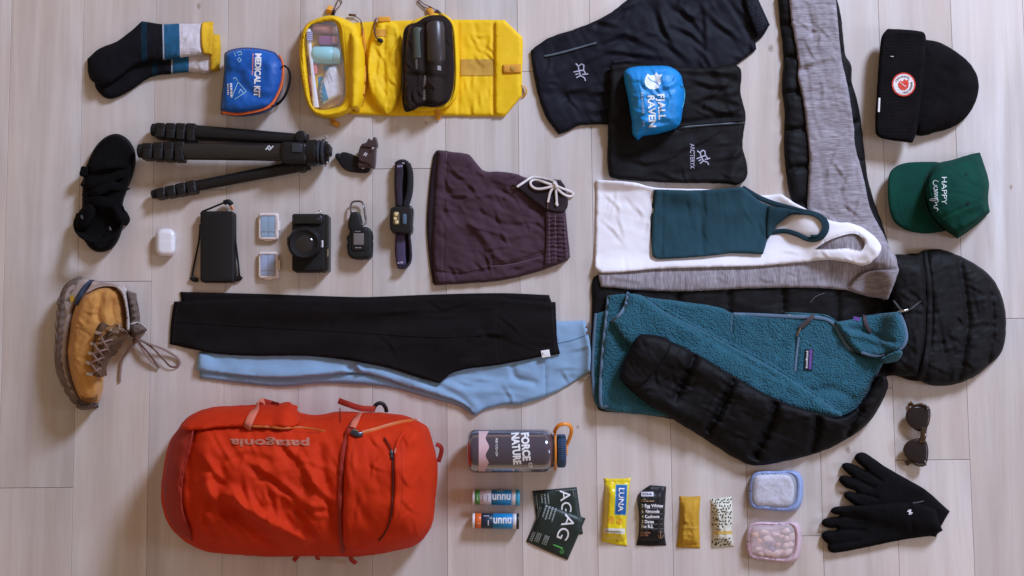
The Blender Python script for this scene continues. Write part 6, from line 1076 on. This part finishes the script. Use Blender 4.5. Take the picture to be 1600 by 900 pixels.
# ================================================================== SILICONE BAGS
def silicone(label, o, tint, rim, cy, filler):
    t = thing('silicone_bag', label, 'food bag', (1210, cy), 'reusable silicone food bags')
    sheet(t, 'back_sheet', tint, o, .004, 6, base=0., edge=.5, res=3.4)
    filler(t)
    c_ = np.mean([p[:2] for p in o], 0); q = spline(o, 3); inn = np.array([c_+[-4, 0]+(p-c_)*[.80, .80] for p in q])
    sheet(t, 'rim', rim, q, .022, 8, base=0., edge=.4, raw=True, holes=[inn], res=2.6, bump=soft(16, .001, 3))
    sheet(t, 'front_sheet', clear('film_'+rim.name, tuple(rim['tint']), .34, .4), [tuple(p) for p in (c_+[-4, 0]+(q-c_)*[.84, .84])[::3]], .010, 12, base=.021, edge=.0, res=3, bump=soft(18, .002, 7), update=False)
    return t
def rimmat(name, col, tint):
    m = M(name, col, .35, .05, 300, .08, spec=.5); m['tint'] = tint; return m
BRM = rimmat('blue_silicone', (.27, .36, .62), (.86, .90, 1.)); PRM = rimmat('pink_silicone', (.60, .44, .50), (1., .90, .94))
OAT = M('oat_flakes', (.50, .40, .36), .9, 1., 190, .2, col2=(.78, .70, .68), vscale=170, dist=.002)
def oats(t): sheet(t, 'oat_filling', OAT, [(1180, 744), (1190, 741), (1230, 741), (1240, 752), (1241, 778), (1234, 790), (1200, 791), (1180, 788), (1178, 765)], .017, 9, base=.003, edge=.3, res=2., bump=add(soft(9, .003, 3), lambda x, y: .0018*(vn(x/2.4, y/2.4, 5)-.5)))
silicone('blue rimmed silicone bag filled with pale oats', [(1171, 760), (1173, 748), (1179, 739), (1192, 736), (1215, 736), (1240, 735), (1250, 740), (1255, 752), (1255, 770), (1252, 788), (1243, 798), (1220, 799), (1192, 796), (1177, 794), (1171, 784)], M('blue_film_back', (.42, .48, .66), .5, .05, 300, .08), BRM, 767, oats)
SNK = [plastic('dried_mango', (.64, .36, .18), .6), plastic('plum_fruit', (.17, .10, .17), .6), plastic('cashew', (.66, .55, .46), .6), plastic('banana_chip', (.66, .50, .40), .6), plastic('almond', (.52, .36, .28), .6)]
def snacks(t):
    r = random.Random(8); spots = [(1180, 836, 0), (1187, 846, 0), (1184, 858, 3), (1200, 842, 2), (1202, 850, 1), (1206, 858, 1), (1212, 836, 2), (1222, 838, 3), (1230, 842, 2), (1236, 850, 3), (1228, 852, 2), (1216, 852, 4), (1222, 862, 3), (1212, 866, 2), (1232, 862, 3), (1200, 864, 4), (1190, 866, 3), (1194, 832, 3), (1228, 830, 2), (1238, 838, 4)]
    for x, y, k in spots:
        rr_ = r.uniform(6, 9); el = r.uniform(.55, .9); a0 = r.uniform(0, 6.3); o_ = []
        for q in range(7):
            a = a0+q*.9; g = rr_*r.uniform(.75, 1.15); o_.append((x+g*math.cos(a), y+g*el*math.sin(a)))
        sheet(t, ('dried_mango', 'dried_plum', 'cashew', 'banana_chip', 'almond')[k], SNK[k], o_, r.uniform(.009, .016), 4, base=r.uniform(.002, .005), edge=.25, res=2.2, bump=soft(4, .002, int(x)), update=False)
silicone('pink rimmed silicone bag filled with dried fruit and nuts', [(1167, 855), (1168, 828), (1174, 818), (1188, 815), (1215, 816), (1243, 815), (1251, 824), (1253, 838), (1252, 856), (1246, 874), (1235, 879), (1212, 878), (1190, 875), (1172, 871)], M('pink_film_back', (.60, .45, .50), .5, .05, 300, .08), PRM, 847, snacks)

nest(bp, 'side_zipper', ['zipper_flap']); nest(bp, 'main_body', ['lettering', 'stitching'])
